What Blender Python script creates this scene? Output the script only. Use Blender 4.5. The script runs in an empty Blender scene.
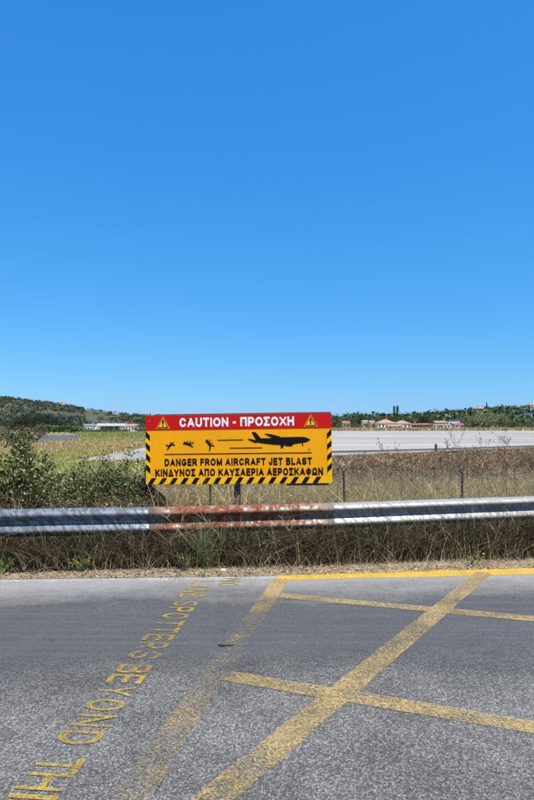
import bpy, bmesh, math, random
import numpy as np
from mathutils import Vector, Matrix, noise as mnoise

random.seed(7)
rng = np.random.default_rng(7)
SC = bpy.context.scene
COL = SC.collection
R = math.radians

# ------------------------------------------------------------------ camera
# photograph 534 x 800, focal length about 600 px, horizon at row 425, eye 1.6 m above the road
FPX, HY, CX, EYE = 600.0, 425.0, 267.0, 1.6
cam = bpy.data.cameras.new('camera')
cam.sensor_fit = 'VERTICAL'
cam.sensor_height = 36.0
cam.lens = 36.0 * FPX / 800.0
cam.shift_y = 25.0 / 800.0
cam.clip_start = 0.05
cam.clip_end = 20000
cam_o = bpy.data.objects.new('camera', cam)
COL.objects.link(cam_o)
cam_o.location = (0, 0, EYE)
cam_o.rotation_euler = (R(90), 0, 0)
SC.camera = cam_o

# ------------------------------------------------------------------ sky and sun
SUN_EL, SUN_AZ = 62.0, 135.0          # azimuth from +Y (view direction) towards +X (right)
w = bpy.data.worlds.new('World')
SC.world = w
w.use_nodes = True
nt = w.node_tree
nt.nodes.clear()
sky = nt.nodes.new('ShaderNodeTexSky')
sky.sky_type = 'NISHITA'
sky.sun_disc = False
sky.sun_elevation = R(SUN_EL)
sky.sun_rotation = R(SUN_AZ)
sky.altitude = 0
sky.air_density = 1.0
sky.dust_density = 0.3
sky.ozone_density = 4.0
bg = nt.nodes.new('ShaderNodeBackground')
bg.inputs['Strength'].default_value = 0.13
wo = nt.nodes.new('ShaderNodeOutputWorld')
# the sky's own blue, clear summer air: a curve per channel
EXPO = 0.6
sep_ = nt.nodes.new('ShaderNodeSeparateColor'); com_ = nt.nodes.new('ShaderNodeCombineColor')
nt.links.new(sky.outputs[0], sep_.inputs[0])
for i, (a_, p_) in enumerate(((.43, 1.13), (.69, .63), (1.04, .353))):
    q0 = nt.nodes.new('ShaderNodeMath'); q0.operation = 'MULTIPLY'; q0.inputs[1].default_value = .13
    q1 = nt.nodes.new('ShaderNodeMath'); q1.operation = 'POWER'; q1.inputs[1].default_value = p_
    q2 = nt.nodes.new('ShaderNodeMath'); q2.operation = 'MULTIPLY'; q2.inputs[1].default_value = a_/.13/2**EXPO
    nt.links.new(sep_.outputs[i], q0.inputs[0]); nt.links.new(q0.outputs[0], q1.inputs[0]); nt.links.new(q1.outputs[0], q2.inputs[0])
    nt.links.new(q2.outputs[0], com_.inputs[i])
nt.links.new(com_.outputs[0], bg.inputs[0])
nt.links.new(bg.outputs[0], wo.inputs[0])

sun = bpy.data.lights.new('sun', 'SUN')
sun.energy = 5.0
sun.angle = R(0.53)
sun.color = (1.0, 0.95, 0.87)
sun_o = bpy.data.objects.new('sun', sun)
COL.objects.link(sun_o)
sv = Vector((math.cos(R(SUN_EL)) * math.sin(R(SUN_AZ)), math.cos(R(SUN_EL)) * math.cos(R(SUN_AZ)), math.sin(R(SUN_EL))))
sun_o.rotation_euler = sv.to_track_quat('Z', 'Y').to_euler()
sun_o.location = (10, -10, 30)

SC.view_settings.view_transform = 'Standard'
SC.view_settings.look = 'None'
SC.view_settings.exposure = EXPO
SC.view_settings.gamma = 1.0
SC.view_settings.use_curve_mapping = False
SC.render.engine = 'CYCLES'
SC.cycles.max_bounces = 6
SC.cycles.transparent_max_bounces = 12

# ------------------------------------------------------------------ helpers
def G(px, py, z=0.0):
    """point of the photograph on the plane z"""
    Y = FPX * (EYE - z) / (py - HY)
    return Vector(((px - CX) * Y / FPX, Y, z))

def A(px, py, Y):
    """point of the photograph at depth Y"""
    return Vector(((px - CX) * Y / FPX, Y, EYE - (py - HY) * Y / FPX))

def tag(o, label=None, cat=None, group=None, kind=None):
    if label: o['label'] = label
    if cat: o['category'] = cat
    if group: o['group'] = group
    if kind: o['kind'] = kind
    return o

def link(name, me, mat=None, parent=None, loc=None, rz=None):
    o = bpy.data.objects.new(name, me)
    COL.objects.link(o)
    if mat is not None and me is not None and len(me.materials) == 0:
        for m in (mat if isinstance(mat, (list, tuple)) else [mat]):
            me.materials.append(m)
    if parent is not None: o.parent = parent
    if loc is not None: o.location = loc
    if rz is not None: o.rotation_euler = (0, 0, rz)
    return o

def empty(name, loc, rz=0.0):
    o = bpy.data.objects.new(name, None)
    COL.objects.link(o)
    o.empty_display_size = 0.2
    o.location = loc
    o.rotation_euler = (0, 0, rz)
    return o

def np_mesh(name, V, F, smooth=False):
    V = np.asarray(V, dtype=np.float32); F = np.asarray(F, dtype=np.int32)
    n = F.shape[1]
    me = bpy.data.meshes.new(name)
    me.vertices.add(len(V)); me.vertices.foreach_set('co', V.ravel())
    me.loops.add(F.size); me.loops.foreach_set('vertex_index', F.ravel())
    me.polygons.add(len(F))
    me.polygons.foreach_set('loop_start', np.arange(0, F.size, n, dtype=np.int32))
    me.polygons.foreach_set('loop_total', np.full(len(F), n, dtype=np.int32))
    me.update(calc_edges=True)
    me.validate()
    if smooth:
        me.polygons.foreach_set('use_smooth', np.ones(len(F), dtype=bool))
    return me

class MB:
    """collects simple shapes into one mesh"""
    def __init__(s): s.v = []; s.f = []
    def add(s, v, f):
        n = len(s.v); s.v += [tuple(p) for p in v]; s.f += [tuple(i + n for i in q) for q in f]; return s
    def box(s, lo, hi, M=None):
        x0, y0, z0 = lo; x1, y1, z1 = hi
        v = [Vector(p) for p in ((x0,y0,z0),(x1,y0,z0),(x1,y1,z0),(x0,y1,z0),(x0,y0,z1),(x1,y0,z1),(x1,y1,z1),(x0,y1,z1))]
        if M: v = [M @ p for p in v]
        return s.add(v, [(0,3,2,1),(4,5,6,7),(0,1,5,4),(1,2,6,5),(2,3,7,6),(3,0,4,7)])
    def tube(s, pts, rad, n=6, cap=True):
        pts = [Vector(p) for p in pts]
        if not isinstance(rad, (list, tuple)): rad = [rad] * len(pts)
        rings = []
        for i, p in enumerate(pts):
            d = (pts[min(i+1, len(pts)-1)] - pts[max(i-1, 0)]).normalized()
            a = d.orthogonal().normalized() if abs(d.z) < .9 else Vector((1,0,0)).cross(d).normalized()
            b = d.cross(a)
            rings.append([p + (a*math.cos(2*math.pi*k/n) + b*math.sin(2*math.pi*k/n))*rad[i] for k in range(n)])
        f = []
        for i in range(len(pts)-1):
            for k in range(n):
                f.append((i*n+k, i*n+(k+1)%n, (i+1)*n+(k+1)%n, (i+1)*n+k))
        if cap:
            f.append(tuple(range(n-1,-1,-1))); f.append(tuple((len(pts)-1)*n+k for k in range(n)))
        return s.add([q for r in rings for q in r], f)
    def prism(s, poly, z0, z1):
        """polygon in XY pulled from z0 to z1"""
        n = len(poly)
        v = [(x,y,z0) for x,y in poly] + [(x,y,z1) for x,y in poly]
        return s.add(v, [tuple(range(n-1,-1,-1)), tuple(range(n,2*n))] + [(i,(i+1)%n,n+(i+1)%n,n+i) for i in range(n)])
    def build(s, name, mat, parent=None, loc=None, rz=None, bevel=0, smooth=False):
        me = bpy.data.meshes.new(name)
        me.from_pydata(s.v, [], s.f)
        me.update()
        bm = bmesh.new(); bm.from_mesh(me)
        bmesh.ops.recalc_face_normals(bm, faces=bm.faces)
        if bevel:
            bmesh.ops.bevel(bm, geom=bm.edges[:], offset=bevel, segments=2, affect='EDGES', profile=.5)
        bm.to_mesh(me); bm.free()
        if smooth:
            for p in me.polygons: p.use_smooth = True
        return link(name, me, mat, parent, loc, rz)

# ------------------------------------------------------------------ materials
def new_mat(name):
    m = bpy.data.materials.new(name); m.use_nodes = True
    t = m.node_tree; t.nodes.clear()
    o = t.nodes.new('ShaderNodeOutputMaterial')
    p = t.nodes.new('ShaderNodeBsdfPrincipled')
    t.links.new(p.outputs[0], o.inputs[0])
    return m, t, p, o

def N(t, kind, **kw):
    n = t.nodes.new(kind)
    for k, v in kw.items():
        if k.startswith('i_'):
            key = k[2:].replace('_', ' ')
            n.inputs[key].default_value = v
        else: setattr(n, k, v)
    return n

def ramp(t, fac, stops, interp='LINEAR'):
    r = t.nodes.new('ShaderNodeValToRGB')
    e = r.color_ramp.elements
    r.color_ramp.interpolation = interp
    while len(e) < len(stops): e.new(0.5)
    for el, (p, c) in zip(e, stops):
        el.position = p
        el.color = (c, c, c, 1) if isinstance(c, (int, float)) else (*c, 1)
    if fac is not None: t.links.new(fac, r.inputs[0])
    return r

def mix(t, fac, a, b, mode='MIX'):
    m = t.nodes.new('ShaderNodeMix'); m.data_type = 'RGBA'; m.blend_type = mode
    for i, val in ((0, fac), (6, a), (7, b)):
        sock = m.inputs[i]
        if hasattr(val, 'is_linked'): t.links.new(val, sock)
        elif isinstance(val, (int, float)): sock.default_value = val if i == 0 else (val, val, val, 1)
        else: sock.default_value = (*val, 1)
    return m.outputs[2]

def mth(t, op, a, b=None, clamp=False):
    m = t.nodes.new('ShaderNodeMath'); m.operation = op; m.use_clamp = clamp
    for i, v in enumerate((a, b)):
        if v is None: continue
        if hasattr(v, 'is_linked'): t.links.new(v, m.inputs[i])
        else: m.inputs[i].default_value = v
    return m.outputs[0]

def coord(t, scale=(1,1,1), rot=(0,0,0), loc=(0,0,0), src='Object'):
    c = t.nodes.new('ShaderNodeTexCoord'); mp = t.nodes.new('ShaderNodeMapping')
    mp.inputs['Scale'].default_value = scale; mp.inputs['Rotation'].default_value = rot; mp.inputs['Location'].default_value = loc
    t.links.new(c.outputs[src], mp.inputs[0]); return mp.outputs[0]

def noise(t, vec, scale, detail=4, rough=.55, dist=0):
    n = N(t, 'ShaderNodeTexNoise'); n.inputs['Scale'].default_value = scale; n.inputs['Detail'].default_value = detail
    n.inputs['Roughness'].default_value = rough; n.inputs['Distortion'].default_value = dist
    t.links.new(vec, n.inputs['Vector']); return n.outputs['Fac']

def bump(t, p, h, strength=.5, dist=.01):
    b = N(t, 'ShaderNodeBump'); b.inputs['Strength'].default_value = strength; b.inputs['Distance'].default_value = dist
    t.links.new(h, b.inputs['Height']); t.links.new(b.outputs[0], p.inputs['Normal'])

def plain(name, col, rough=.6, metal=0.0, vary=.12, scale=6.0, spec=.5):
    m, t, p, o = new_mat(name)
    n = noise(t, coord(t), scale, 5)
    c = ramp(t, n, [(.25, tuple(x*(1-vary) for x in col)), (.75, tuple(min(1, x*(1+vary)) for x in col))])
    t.links.new(c.outputs[0], p.inputs['Base Color'])
    p.inputs['Roughness'].default_value = rough; p.inputs['Metallic'].default_value = metal
    p.inputs['Specular IOR Level'].default_value = spec
    return m

def foliage(name, stops, transl=.3, rough=.55, spec=.3):
    """one colour per leaf or blade"""
    m, t, p, o = new_mat(name)
    g = N(t, 'ShaderNodeNewGeometry')
    r = ramp(t, g.outputs['Random Per Island'], stops)
    t.links.new(r.outputs[0], p.inputs['Base Color'])
    p.inputs['Roughness'].default_value = rough
    p.inputs['Specular IOR Level'].default_value = spec
    if transl > 0:
        tr = N(t, 'ShaderNodeBsdfTranslucent'); t.links.new(r.outputs[0], tr.inputs[0])
        ms = N(t, 'ShaderNodeMixShader'); ms.inputs[0].default_value = transl
        t.links.new(p.outputs[0], ms.inputs[1]); t.links.new(tr.outputs[0], ms.inputs[2])
        t.links.new(ms.outputs[0], o.inputs[0])
    return m

# --- road
def asphalt():
    m, t, p, o = new_mat('asphalt')
    c = coord(t)
    v = N(t, 'ShaderNodeTexVoronoi'); v.inputs['Scale'].default_value = 112; v.inputs['Randomness'].default_value = 1
    t.links.new(c, v.inputs['Vector'])
    sep = N(t, 'ShaderNodeSeparateColor'); t.links.new(v.outputs['Color'], sep.inputs[0])
    stone = ramp(t, sep.outputs[0], [(0, (.056,.053,.046)), (.35, (.092,.086,.076)), (.62, (.142,.134,.119)), (.85, (.19,.179,.157)), (1, (.255,.242,.212))])
    v2 = N(t, 'ShaderNodeTexVoronoi'); v2.inputs['Scale'].default_value = 112; v2.feature = 'DISTANCE_TO_EDGE'
    t.links.new(c, v2.inputs['Vector'])
    edge = ramp(t, v2.outputs[0], [(0, .5), (.18, 1)])
    base = mix(t, 1.0, stone.outputs[0], edge.outputs[0], 'MULTIPLY')
    # wear bands running along the lane
    sp = N(t, 'ShaderNodeSeparateXYZ'); t.links.new(coord(t, rot=(0,0,R(-5))), sp.inputs[0])
    wob = noise(t, coord(t, (.35,1.2,1)), 1.2, 4)
    yy = mth(t, 'ADD', sp.outputs[1], mth(t, 'MULTIPLY', mth(t, 'SUBTRACT', wob, .5), .9))
    yn = mth(t, 'DIVIDE', yy, 7.0)
    band = ramp(t, yn, [(.0,.95), (.33,1.0), (.40,1.15), (.47,1.28), (.535,1.0), (.58,.72), (.63,.66), (.70,.64), (.78,.74), (.84,1.12), (.92,1.75)])
    base = mix(t, 1.0, base, band.outputs[0], 'MULTIPLY')
    mot = ramp(t, noise(t, c, 2.2, 6, .62), [(.3, .72), (.7, 1.26)])
    base = mix(t, 1.0, base, mot.outputs[0], 'MULTIPLY')
    # polished, bluish film in the wheel track, with thin streaks
    st = ramp(t, noise(t, coord(t, (.18, 7, 1), (0,0,R(-5))), 2.0, 4), [(.42, 0), (.62, .5)])
    track = ramp(t, yn, [(.55, 0), (.62, 1), (.74, 1), (.83, 0)])
    base = mix(t, mth(t, 'MULTIPLY', track.outputs[0], .55), base, (.072,.072,.073))
    base = mix(t, mth(t, 'MULTIPLY', track.outputs[0], mth(t, 'MULTIPLY', st.outputs[0], .5)), base, (.115,.116,.12))
    # dust lying by the road edge
    du = ramp(t, mth(t, 'ADD', yn, mth(t, 'MULTIPLY', mth(t,'SUBTRACT',noise(t, c, 9, 5),.5), .08)), [(.77, 0), (.88, .8)])
    base = mix(t, du.outputs[0], base, (.28,.265,.245))
    # small dark patches
    pt = ramp(t, noise(t, c, 6.5, 3, .5, .4), [(.70, 0), (.76, .7)])
    base = mix(t, pt.outputs[0], base, (.035,.035,.04))
    t.links.new(base, p.inputs['Base Color'])
    p.inputs['Roughness'].default_value = .72
    p.inputs['Specular IOR Level'].default_value = .4
    bump(t, p, mth(t, 'ADD', v.outputs['Distance'], mth(t, 'MULTIPLY', sep.outputs[1], .6)), .65, .006)
    return m

def road_paint(name, col, keep, edge_stone=True, fade_axis=None):
    """worn paint: the asphalt shows through where the stones have lost it"""
    m, t, p, o = new_mat(name)
    c = coord(t)
    v = N(t, 'ShaderNodeTexVoronoi'); v.inputs['Scale'].default_value = 112
    t.links.new(c, v.inputs['Vector'])
    sep = N(t, 'ShaderNodeSeparateColor'); t.links.new(v.outputs['Color'], sep.inputs[0])
    big = noise(t, c, 3.0, 5, .6)
    sm = noise(t, c, 45, 3, .6)
    s = mth(t, 'ADD', mth(t, 'MULTIPLY', sep.outputs[2], .42), mth(t, 'ADD', mth(t, 'MULTIPLY', big, .9), mth(t, 'MULTIPLY', sm, .5)))
    if fade_axis is not None:
        sp = N(t, 'ShaderNodeSeparateXYZ'); t.links.new(c, sp.inputs[0])
        fr = ramp(t, mth(t, 'DIVIDE', sp.outputs[1], 7.0), fade_axis)
        s = mth(t, 'ADD', s, fr.outputs[0])
    a = ramp(t, mth(t, 'SUBTRACT', s, 1.0 - keep), [(.30, 0), (.66, .88)])
    cc = ramp(t, noise(t, c, 30, 5), [(.2, tuple(x*.72 for x in col)), (.7, col)])
    sv_ = ramp(t, sep.outputs[0], [(0, .55), (.5, .92), (1, 1.18)])
    dirt = ramp(t, noise(t, c, 1.6, 5, .6), [(.35, .78), (.65, 1.08)])
    t.links.new(mix(t, 1.0, mix(t, 1.0, cc.outputs[0], sv_.outputs[0], 'MULTIPLY'), dirt.outputs[0], 'MULTIPLY'), p.inputs['Base Color'])
    p.inputs['Roughness'].default_value = .75
    bump(t, p, mth(t, 'ADD', v.outputs['Distance'], sm), .5, .004)
    tr = N(t, 'ShaderNodeBsdfTransparent')
    ms = N(t, 'ShaderNodeMixShader')
    t.links.new(a.outputs[0], ms.inputs[0]); t.links.new(tr.outputs[0], ms.inputs[1]); t.links.new(p.outputs[0], ms.inputs[2])
    t.links.new(ms.outputs[0], o.inputs[0])
    return m

def soil(name, stops, sc=1.2, fine=30, bstr=.6):
    m, t, p, o = new_mat(name)
    c = coord(t)
    n1 = noise(t, c, sc, 6, .62)
    n2 = noise(t, c, fine, 5, .7)
    f = mth(t, 'ADD', mth(t, 'MULTIPLY', n1, .6), mth(t, 'MULTIPLY', n2, .4))
    r = ramp(t, f, stops)
    t.links.new(r.outputs[0], p.inputs['Base Color'])
    p.inputs['Roughness'].default_value = .95; p.inputs['Specular IOR Level'].default_value = .15
    bump(t, p, n2, bstr, .03)
    return m

def galv(name, rust=0.0, tint=(.62,.65,.68), streak=.6, met=.30):
    m, t, p, o = new_mat(name)
    c = coord(t)
    sp = noise(t, c, 24, 3)
    base = ramp(t, sp, [(.3, tuple(x*.78 for x in tint)), (.7, tint)]).outputs[0]
    # slanting fence shadows, painted into the steel colour as streaks
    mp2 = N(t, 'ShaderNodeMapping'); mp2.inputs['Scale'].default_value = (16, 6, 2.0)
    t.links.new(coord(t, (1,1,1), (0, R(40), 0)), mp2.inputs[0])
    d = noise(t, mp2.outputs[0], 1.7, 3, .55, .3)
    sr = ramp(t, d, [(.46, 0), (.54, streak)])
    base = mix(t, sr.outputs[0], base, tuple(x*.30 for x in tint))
    drips = noise(t, coord(t, (9, 9, 1.1)), 1.8, 4)
    base = mix(t, mth(t, 'MULTIPLY', drips, .35), base, tuple(x*.6 for x in tint))
    rough = ramp(t, d, [(.4, .34), (.6, .62)]).outputs[0]
    metal = None
    if rust > 0:
        rn = noise(t, coord(t, (6.5, 6.5, 2.2)), 2.0, 6, .68, .5)
        rn2 = noise(t, c, 30, 5, .7)
        f = mth(t, 'ADD', mth(t, 'MULTIPLY', rn, .95), mth(t, 'MULTIPLY', rn2, .22))
        sx = N(t, 'ShaderNodeSeparateXYZ'); t.links.new(c, sx.inputs[0])
        fx = ramp(t, mth(t, 'DIVIDE', mth(t, 'ADD', sx.outputs[0], 1.4), 2.3), [(.0, .04), (.25, .16), (.7, .10), (1, 0)])
        f = mth(t, 'ADD', f, mth(t, 'SUBTRACT', fx.outputs[0], .16))
        a = ramp(t, f, [(.62 - .3*rust, 0), (.80 - .3*rust, 1)])
        rc = ramp(t, rn2, [(.25, (.045,.016,.008)), (.5, (.16,.040,.011)), (.75, (.31,.09,.026))])
        # chalky pale zinc salts around the rust
        base = mix(t, .5, base, (.30,.235,.18))
        base = mix(t, a.outputs[0], base, rc.outputs[0])
        metal = mth(t, 'SUBTRACT', .45, mth(t, 'MULTIPLY', a.outputs[0], .45), True)
        t.links.new(metal, p.inputs['Metallic'])
        rough = mix(t, a.outputs[0], rough, .9)
        bump(t, p, rn2, .35, .003)
    else:
        p.inputs['Metallic'].default_value = met
    t.links.new(base, p.inputs['Base Color']); t.links.new(rough, p.inputs['Roughness'])
    return m

M = {}
M['asphalt'] = asphalt()
M['yellow'] = road_paint('yellow road paint', (.66,.42,.05), .97)
M['yellow_worn'] = road_paint('worn yellow road paint', (.43,.31,.125), .66)
M['yellow_faded'] = road_paint('faded yellow road paint', (.40,.29,.12), .34, fade_axis=[(.36,.06),(.47,.13),(.56,.0),(.64,.02),(.72,.10),(.78,.25),(.82,.6)])
M['yellow_text'] = road_paint('yellow letter paint', (.45,.31,.055), .64, fade_axis=[(.34,.14),(.46,.10),(.55,-.05),(.66,-.09),(.76,-.02),(.88,.1)])
M['white_line'] = road_paint('worn white road paint', (.56,.56,.55), .62)
M['ground'] = soil('dry soil', [(.3,(.10,.085,.055)), (.5,(.17,.145,.09)), (.7,(.25,.21,.13))])
M['field'] = soil('dry field', [(.3,(.16,.14,.055)), (.5,(.24,.19,.085)), (.7,(.30,.25,.12))], .25, 6)
M['litter'] = soil('dry litter', [(.3,(.22,.16,.10)), (.5,(.38,.29,.185)), (.7,(.50,.40,.27))], 6, 60, 1.0)
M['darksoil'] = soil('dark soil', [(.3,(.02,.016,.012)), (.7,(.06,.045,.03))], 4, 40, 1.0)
M['earth_red'] = soil('reddish tilled earth', [(.3,(.10,.06,.04)), (.5,(.18,.11,.07)), (.7,(.26,.175,.11))], .8, 9, 1.0)

def concrete():
    m, t, p, o = new_mat('runway concrete')
    c = coord(t)
    n1 = noise(t, coord(t, (.03,.16,1)), 1.0, 6, .68)
    n2 = noise(t, c, 4, 5, .7)
    r = ramp(t, mth(t,'ADD',mth(t,'MULTIPLY',n1,.75),mth(t,'MULTIPLY',n2,.25)), [(.36,(.18,.163,.142)), (.5,(.29,.263,.232)), (.62,(.375,.342,.302))])
    t.links.new(r.outputs[0], p.inputs['Base Color']); p.inputs['Roughness'].default_value = .9
    p.inputs['Specular IOR Level'].default_value = .2
    return m
M['concrete'] = concrete()
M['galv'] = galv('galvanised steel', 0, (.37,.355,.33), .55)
M['galv_shade'] = galv('shade streaked galvanised steel', 0, (.26,.285,.315), 1.0, .4)  # bluer steel: skylit shade and fence shadow streaks put into its colour
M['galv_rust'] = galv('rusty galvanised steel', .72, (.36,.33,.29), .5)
M['dark_metal'] = plain('dark painted metal', (.035,.034,.034), .5, .0)
M['grey_metal'] = plain('grey metal', (.30,.32,.35), .5, .6)
M['wire'] = plain('fence wire', (.30,.31,.33), .5, .7)
M['sign_orange'] = plain('orange sign paint', (.90,.37,.002), .45, 0, .09, 2.2, .2)
M['sign_yellow'] = plain('yellow orange border paint', (.92,.47,.006), .45, 0, .05, 8, .2)
M['sign_red'] = plain('red sign paint', (.56,.007,.004), .45, 0, .08, 5, .2)
M['sign_black'] = plain('black sign paint', (.006,.005,.006), .5, 0, .1, 6, .15)
M['sign_white'] = plain('white sign paint', (.80,.84,.86), .45, 0, .05)
M['sign_line'] = plain('brown black line paint', (.06,.012,.006), .45)
M['bolt'] = plain('bolt head', (.35,.25,.18), .5, .5)
M['stone'] = plain('pale stone', (.55,.53,.49), .9, 0, .2, 40)
M['tar'] = plain('tar', (.012,.012,.014), .6)

M['bramble'] = foliage('bramble leaves', [(0,(.014,.022,.007)), (.32,(.045,.066,.014)), (.52,(.115,.15,.03)), (.72,(.28,.32,.065)), (.82,(.20,.12,.055)), (.91,(.07,.036,.022)), (1,(.52,.47,.26))], .3, .45, .5)
M['twig'] = foliage('dry twigs', [(0,(.035,.022,.014)), (.4,(.09,.06,.04)), (.75,(.19,.14,.095)), (1,(.36,.30,.21))], 0, .8)
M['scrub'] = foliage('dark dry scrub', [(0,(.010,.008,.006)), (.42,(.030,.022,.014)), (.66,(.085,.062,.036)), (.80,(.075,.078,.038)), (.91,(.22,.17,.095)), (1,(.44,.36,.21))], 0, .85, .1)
M['scrub_pale'] = foliage('pale dry stalks', [(0,(.17,.12,.06)), (.5,(.42,.31,.155)), (1,(.66,.54,.34))], .2, .8, .2)
M['dry_grass'] = foliage('dry grass', [(0,(.07,.05,.025)), (.2,(.25,.18,.075)), (.6,(.52,.38,.165)), (.82,(.28,.25,.08)), (1,(.72,.58,.33))], .3, .75, .2)
M['seed'] = foliage('dry seed heads', [(0,(.05,.035,.02)), (.25,(.20,.14,.07)), (.55,(.44,.32,.16)), (.75,(.25,.23,.08)), (.9,(.60,.48,.29)), (1,(.72,.62,.44))], .3, .75, .2)
M['olive_grass'] = foliage('olive grass', [(0,(.05,.06,.02)), (.5,(.15,.17,.055)), (.85,(.27,.27,.10)), (1,(.42,.38,.20))], .3, .7, .2)
M['red_grass'] = foliage('rust brown weeds', [(0,(.06,.035,.02)), (.4,(.17,.10,.06)), (.7,(.27,.17,.105)), (.88,(.15,.14,.05)), (1,(.40,.30,.18))], .25, .8, .2)
M['red_heads'] = foliage('pale rust seed heads', [(0,(.10,.06,.035)), (.4,(.25,.155,.095)), (.75,(.36,.24,.15)), (.9,(.24,.23,.09)), (1,(.50,.40,.26))], .25, .8, .2)
M['field_grass'] = foliage('field grass', [(0,(.19,.15,.06)), (.4,(.36,.27,.12)), (.75,(.47,.34,.17)), (1,(.60,.48,.28))], .3, .8, .2)
M['field_green'] = foliage('yellow green field grass', [(0,(.13,.17,.04)), (.4,(.26,.29,.075)), (.75,(.38,.36,.11)), (1,(.52,.47,.22))], .3, .8, .2)
M['reed'] = foliage('bright green reeds', [(0,(.16,.20,.045)), (.5,(.27,.31,.08)), (1,(.40,.40,.14))], .35, .7, .2)
M['green_grass'] = foliage('blue green grass', [(0,(.055,.085,.03)), (.45,(.15,.20,.075)), (.8,(.30,.34,.14)), (1,(.50,.45,.26))], .3, .6, .3)
M['sprig'] = foliage('fresh green sprig', [(0,(.08,.14,.02)), (.6,(.17,.26,.04)), (1,(.30,.38,.08))], .35, .5, .4)
M['grey_stalk'] = foliage('grey blue dry stalks', [(0,(.12,.13,.13)), (.5,(.26,.27,.26)), (1,(.45,.44,.40))], .1, .8, .2)
M['litter_bits'] = foliage('straw and leaf litter', [(0,(.14,.09,.05)), (.35,(.32,.23,.13)), (.8,(.52,.41,.26)), (1,(.66,.56,.40))], .15, .85, .2)
M['tree_dark'] = foliage('dark green tree leaves', [(0,(.015,.027,.014)), (.6,(.044,.070,.028)), (1,(.10,.135,.055))], .15, .6, .3)
M['tree_black'] = foliage('blackish green tree leaves', [(0,(.008,.014,.009)), (.7,(.018,.030,.016)), (1,(.04,.055,.028))], .1, .6, .3)
M['tree_mid'] = foliage('mid green tree leaves', [(0,(.03,.05,.02)), (.6,(.08,.115,.042)), (1,(.16,.19,.075))], .2, .6, .3)
M['tree_olive'] = foliage('grey green tree leaves', [(0,(.09,.11,.055)), (.6,(.20,.225,.12)), (1,(.32,.33,.19))], .2, .6, .3)
M['tree_brown'] = foliage('rust brown shrub leaves', [(0,(.045,.03,.018)), (.5,(.11,.07,.04)), (1,(.20,.14,.085))], .15, .7, .2)
M['hedge'] = foliage('hedge leaves', [(0,(.03,.06,.018)), (.6,(.07,.13,.03)), (1,(.13,.19,.05))], .2, .6, .3)
M['hill_scrub'] = foliage('hill scrub leaves', [(0,(.022,.034,.022)), (.5,(.045,.065,.035)), (.85,(.085,.10,.055)), (1,(.13,.13,.075))], .1, .7, .2)
M['bark'] = plain('bark', (.09,.07,.05), .9)
M['hill'] = soil('hill soil', [(.38,(.05,.058,.033)), (.53,(.09,.086,.05)), (.62,(.19,.148,.095)), (.77,(.29,.23,.155))], .012, .25, .3)
M['hill_green'] = soil('green hill soil', [(.35,(.05,.06,.025)), (.6,(.11,.11,.05)), (.75,(.20,.18,.09))], .02, .3, .3)
M['plaster'] = plain('white plaster', (.72,.70,.66), .85, 0, .06, .5)
M['plaster_cream'] = plain('cream plaster', (.66,.55,.42), .85, 0, .08, .5)
M['plaster_grey'] = plain('grey plaster', (.42,.42,.42), .85, 0, .08, .5)
M['tile'] = plain('terracotta tiles', (.36,.19,.125), .8, 0, .2, 1.5)
M['tile_dull'] = plain('dull red roof', (.30,.10,.075), .8, 0, .15, 1.5)
M['glass'] = plain('dark window glass', (.03,.045,.06), .15)
M['glass_blue'] = plain('blue window glass', (.08,.13,.22), .15)
M['red_panel'] = plain('red panel', (.28,.07,.06), .6)
M['brown_wall'] = plain('brown wall', (.22,.12,.075), .85, 0, .15, 1)

# ------------------------------------------------------------------ setting: ground, road, verge, runway
def sheet(name, pts, z, mat, kind='structure'):
    me = bpy.data.meshes.new(name)
    me.from_pydata([(x, y, z) for x, y in pts], [], [tuple(range(len(pts)))])
    me.update()
    o = link(name, me, mat)
    if me.polygons[0].normal.z < 0: me.flip_normals()
    return tag(o, kind=kind)

def lerp_line(pts, x):
    xs = [p[0] for p in pts]; ys = [p[1] for p in pts]
    return float(np.interp(x, xs, ys))

# road edge line (far kerb side), in metres
EDGE = [(-14, 5.30), (-2.75, 6.24), (0.0, 6.38), (2.99, 6.75), (16, 8.4)]
def edge(x): return lerp_line(EDGE, x)
# guardrail line
RAILP = [(-14, 5.9), (-6.5, 6.4), (-2.98, 6.72), (-1.35, 6.92), (0.77, 7.28), (3.56, 7.98), (7.5, 9.2), (16, 12.2)]
def rail_y(x): return lerp_line(RAILP, x)
def fence_y(x): return 9.0 + .13 * x

def sm(q): q = max(0., min(1., q)); return q*q*(3-2*q)
def gz(x, y): return -.06 - 3.2*sm((y-118)/110)*sm((-x-14)/22)*sm((440-y)/70)
gx = [-9000,-2500,-900,-500,-350,-260] + list(range(-200, 1, 8)) + [20,60,200,700,2500,9000]
gy = [-3000,-500,-50,0,30,80] + list(range(110, 461, 10)) + [600,1200,3000,12000]
V = [(x, y, gz(x,y)) for x in gx for y in gy]; ny_ = len(gy)
F = [(i*ny_+j, (i+1)*ny_+j, (i+1)*ny_+j+1, i*ny_+j+1) for i in range(len(gx)-1) for j in range(ny_-1)]
tag(link('ground', np_mesh('ground', V, F), M['ground']), kind='structure')
sheet('road', [(-14,5.30-.02), (-14,-5.2), (16,-2.2), (16,8.4)] + [(x, edge(x)) for x in (2.99, 0, -2.75)], 0.0, M['asphalt'])
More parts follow.
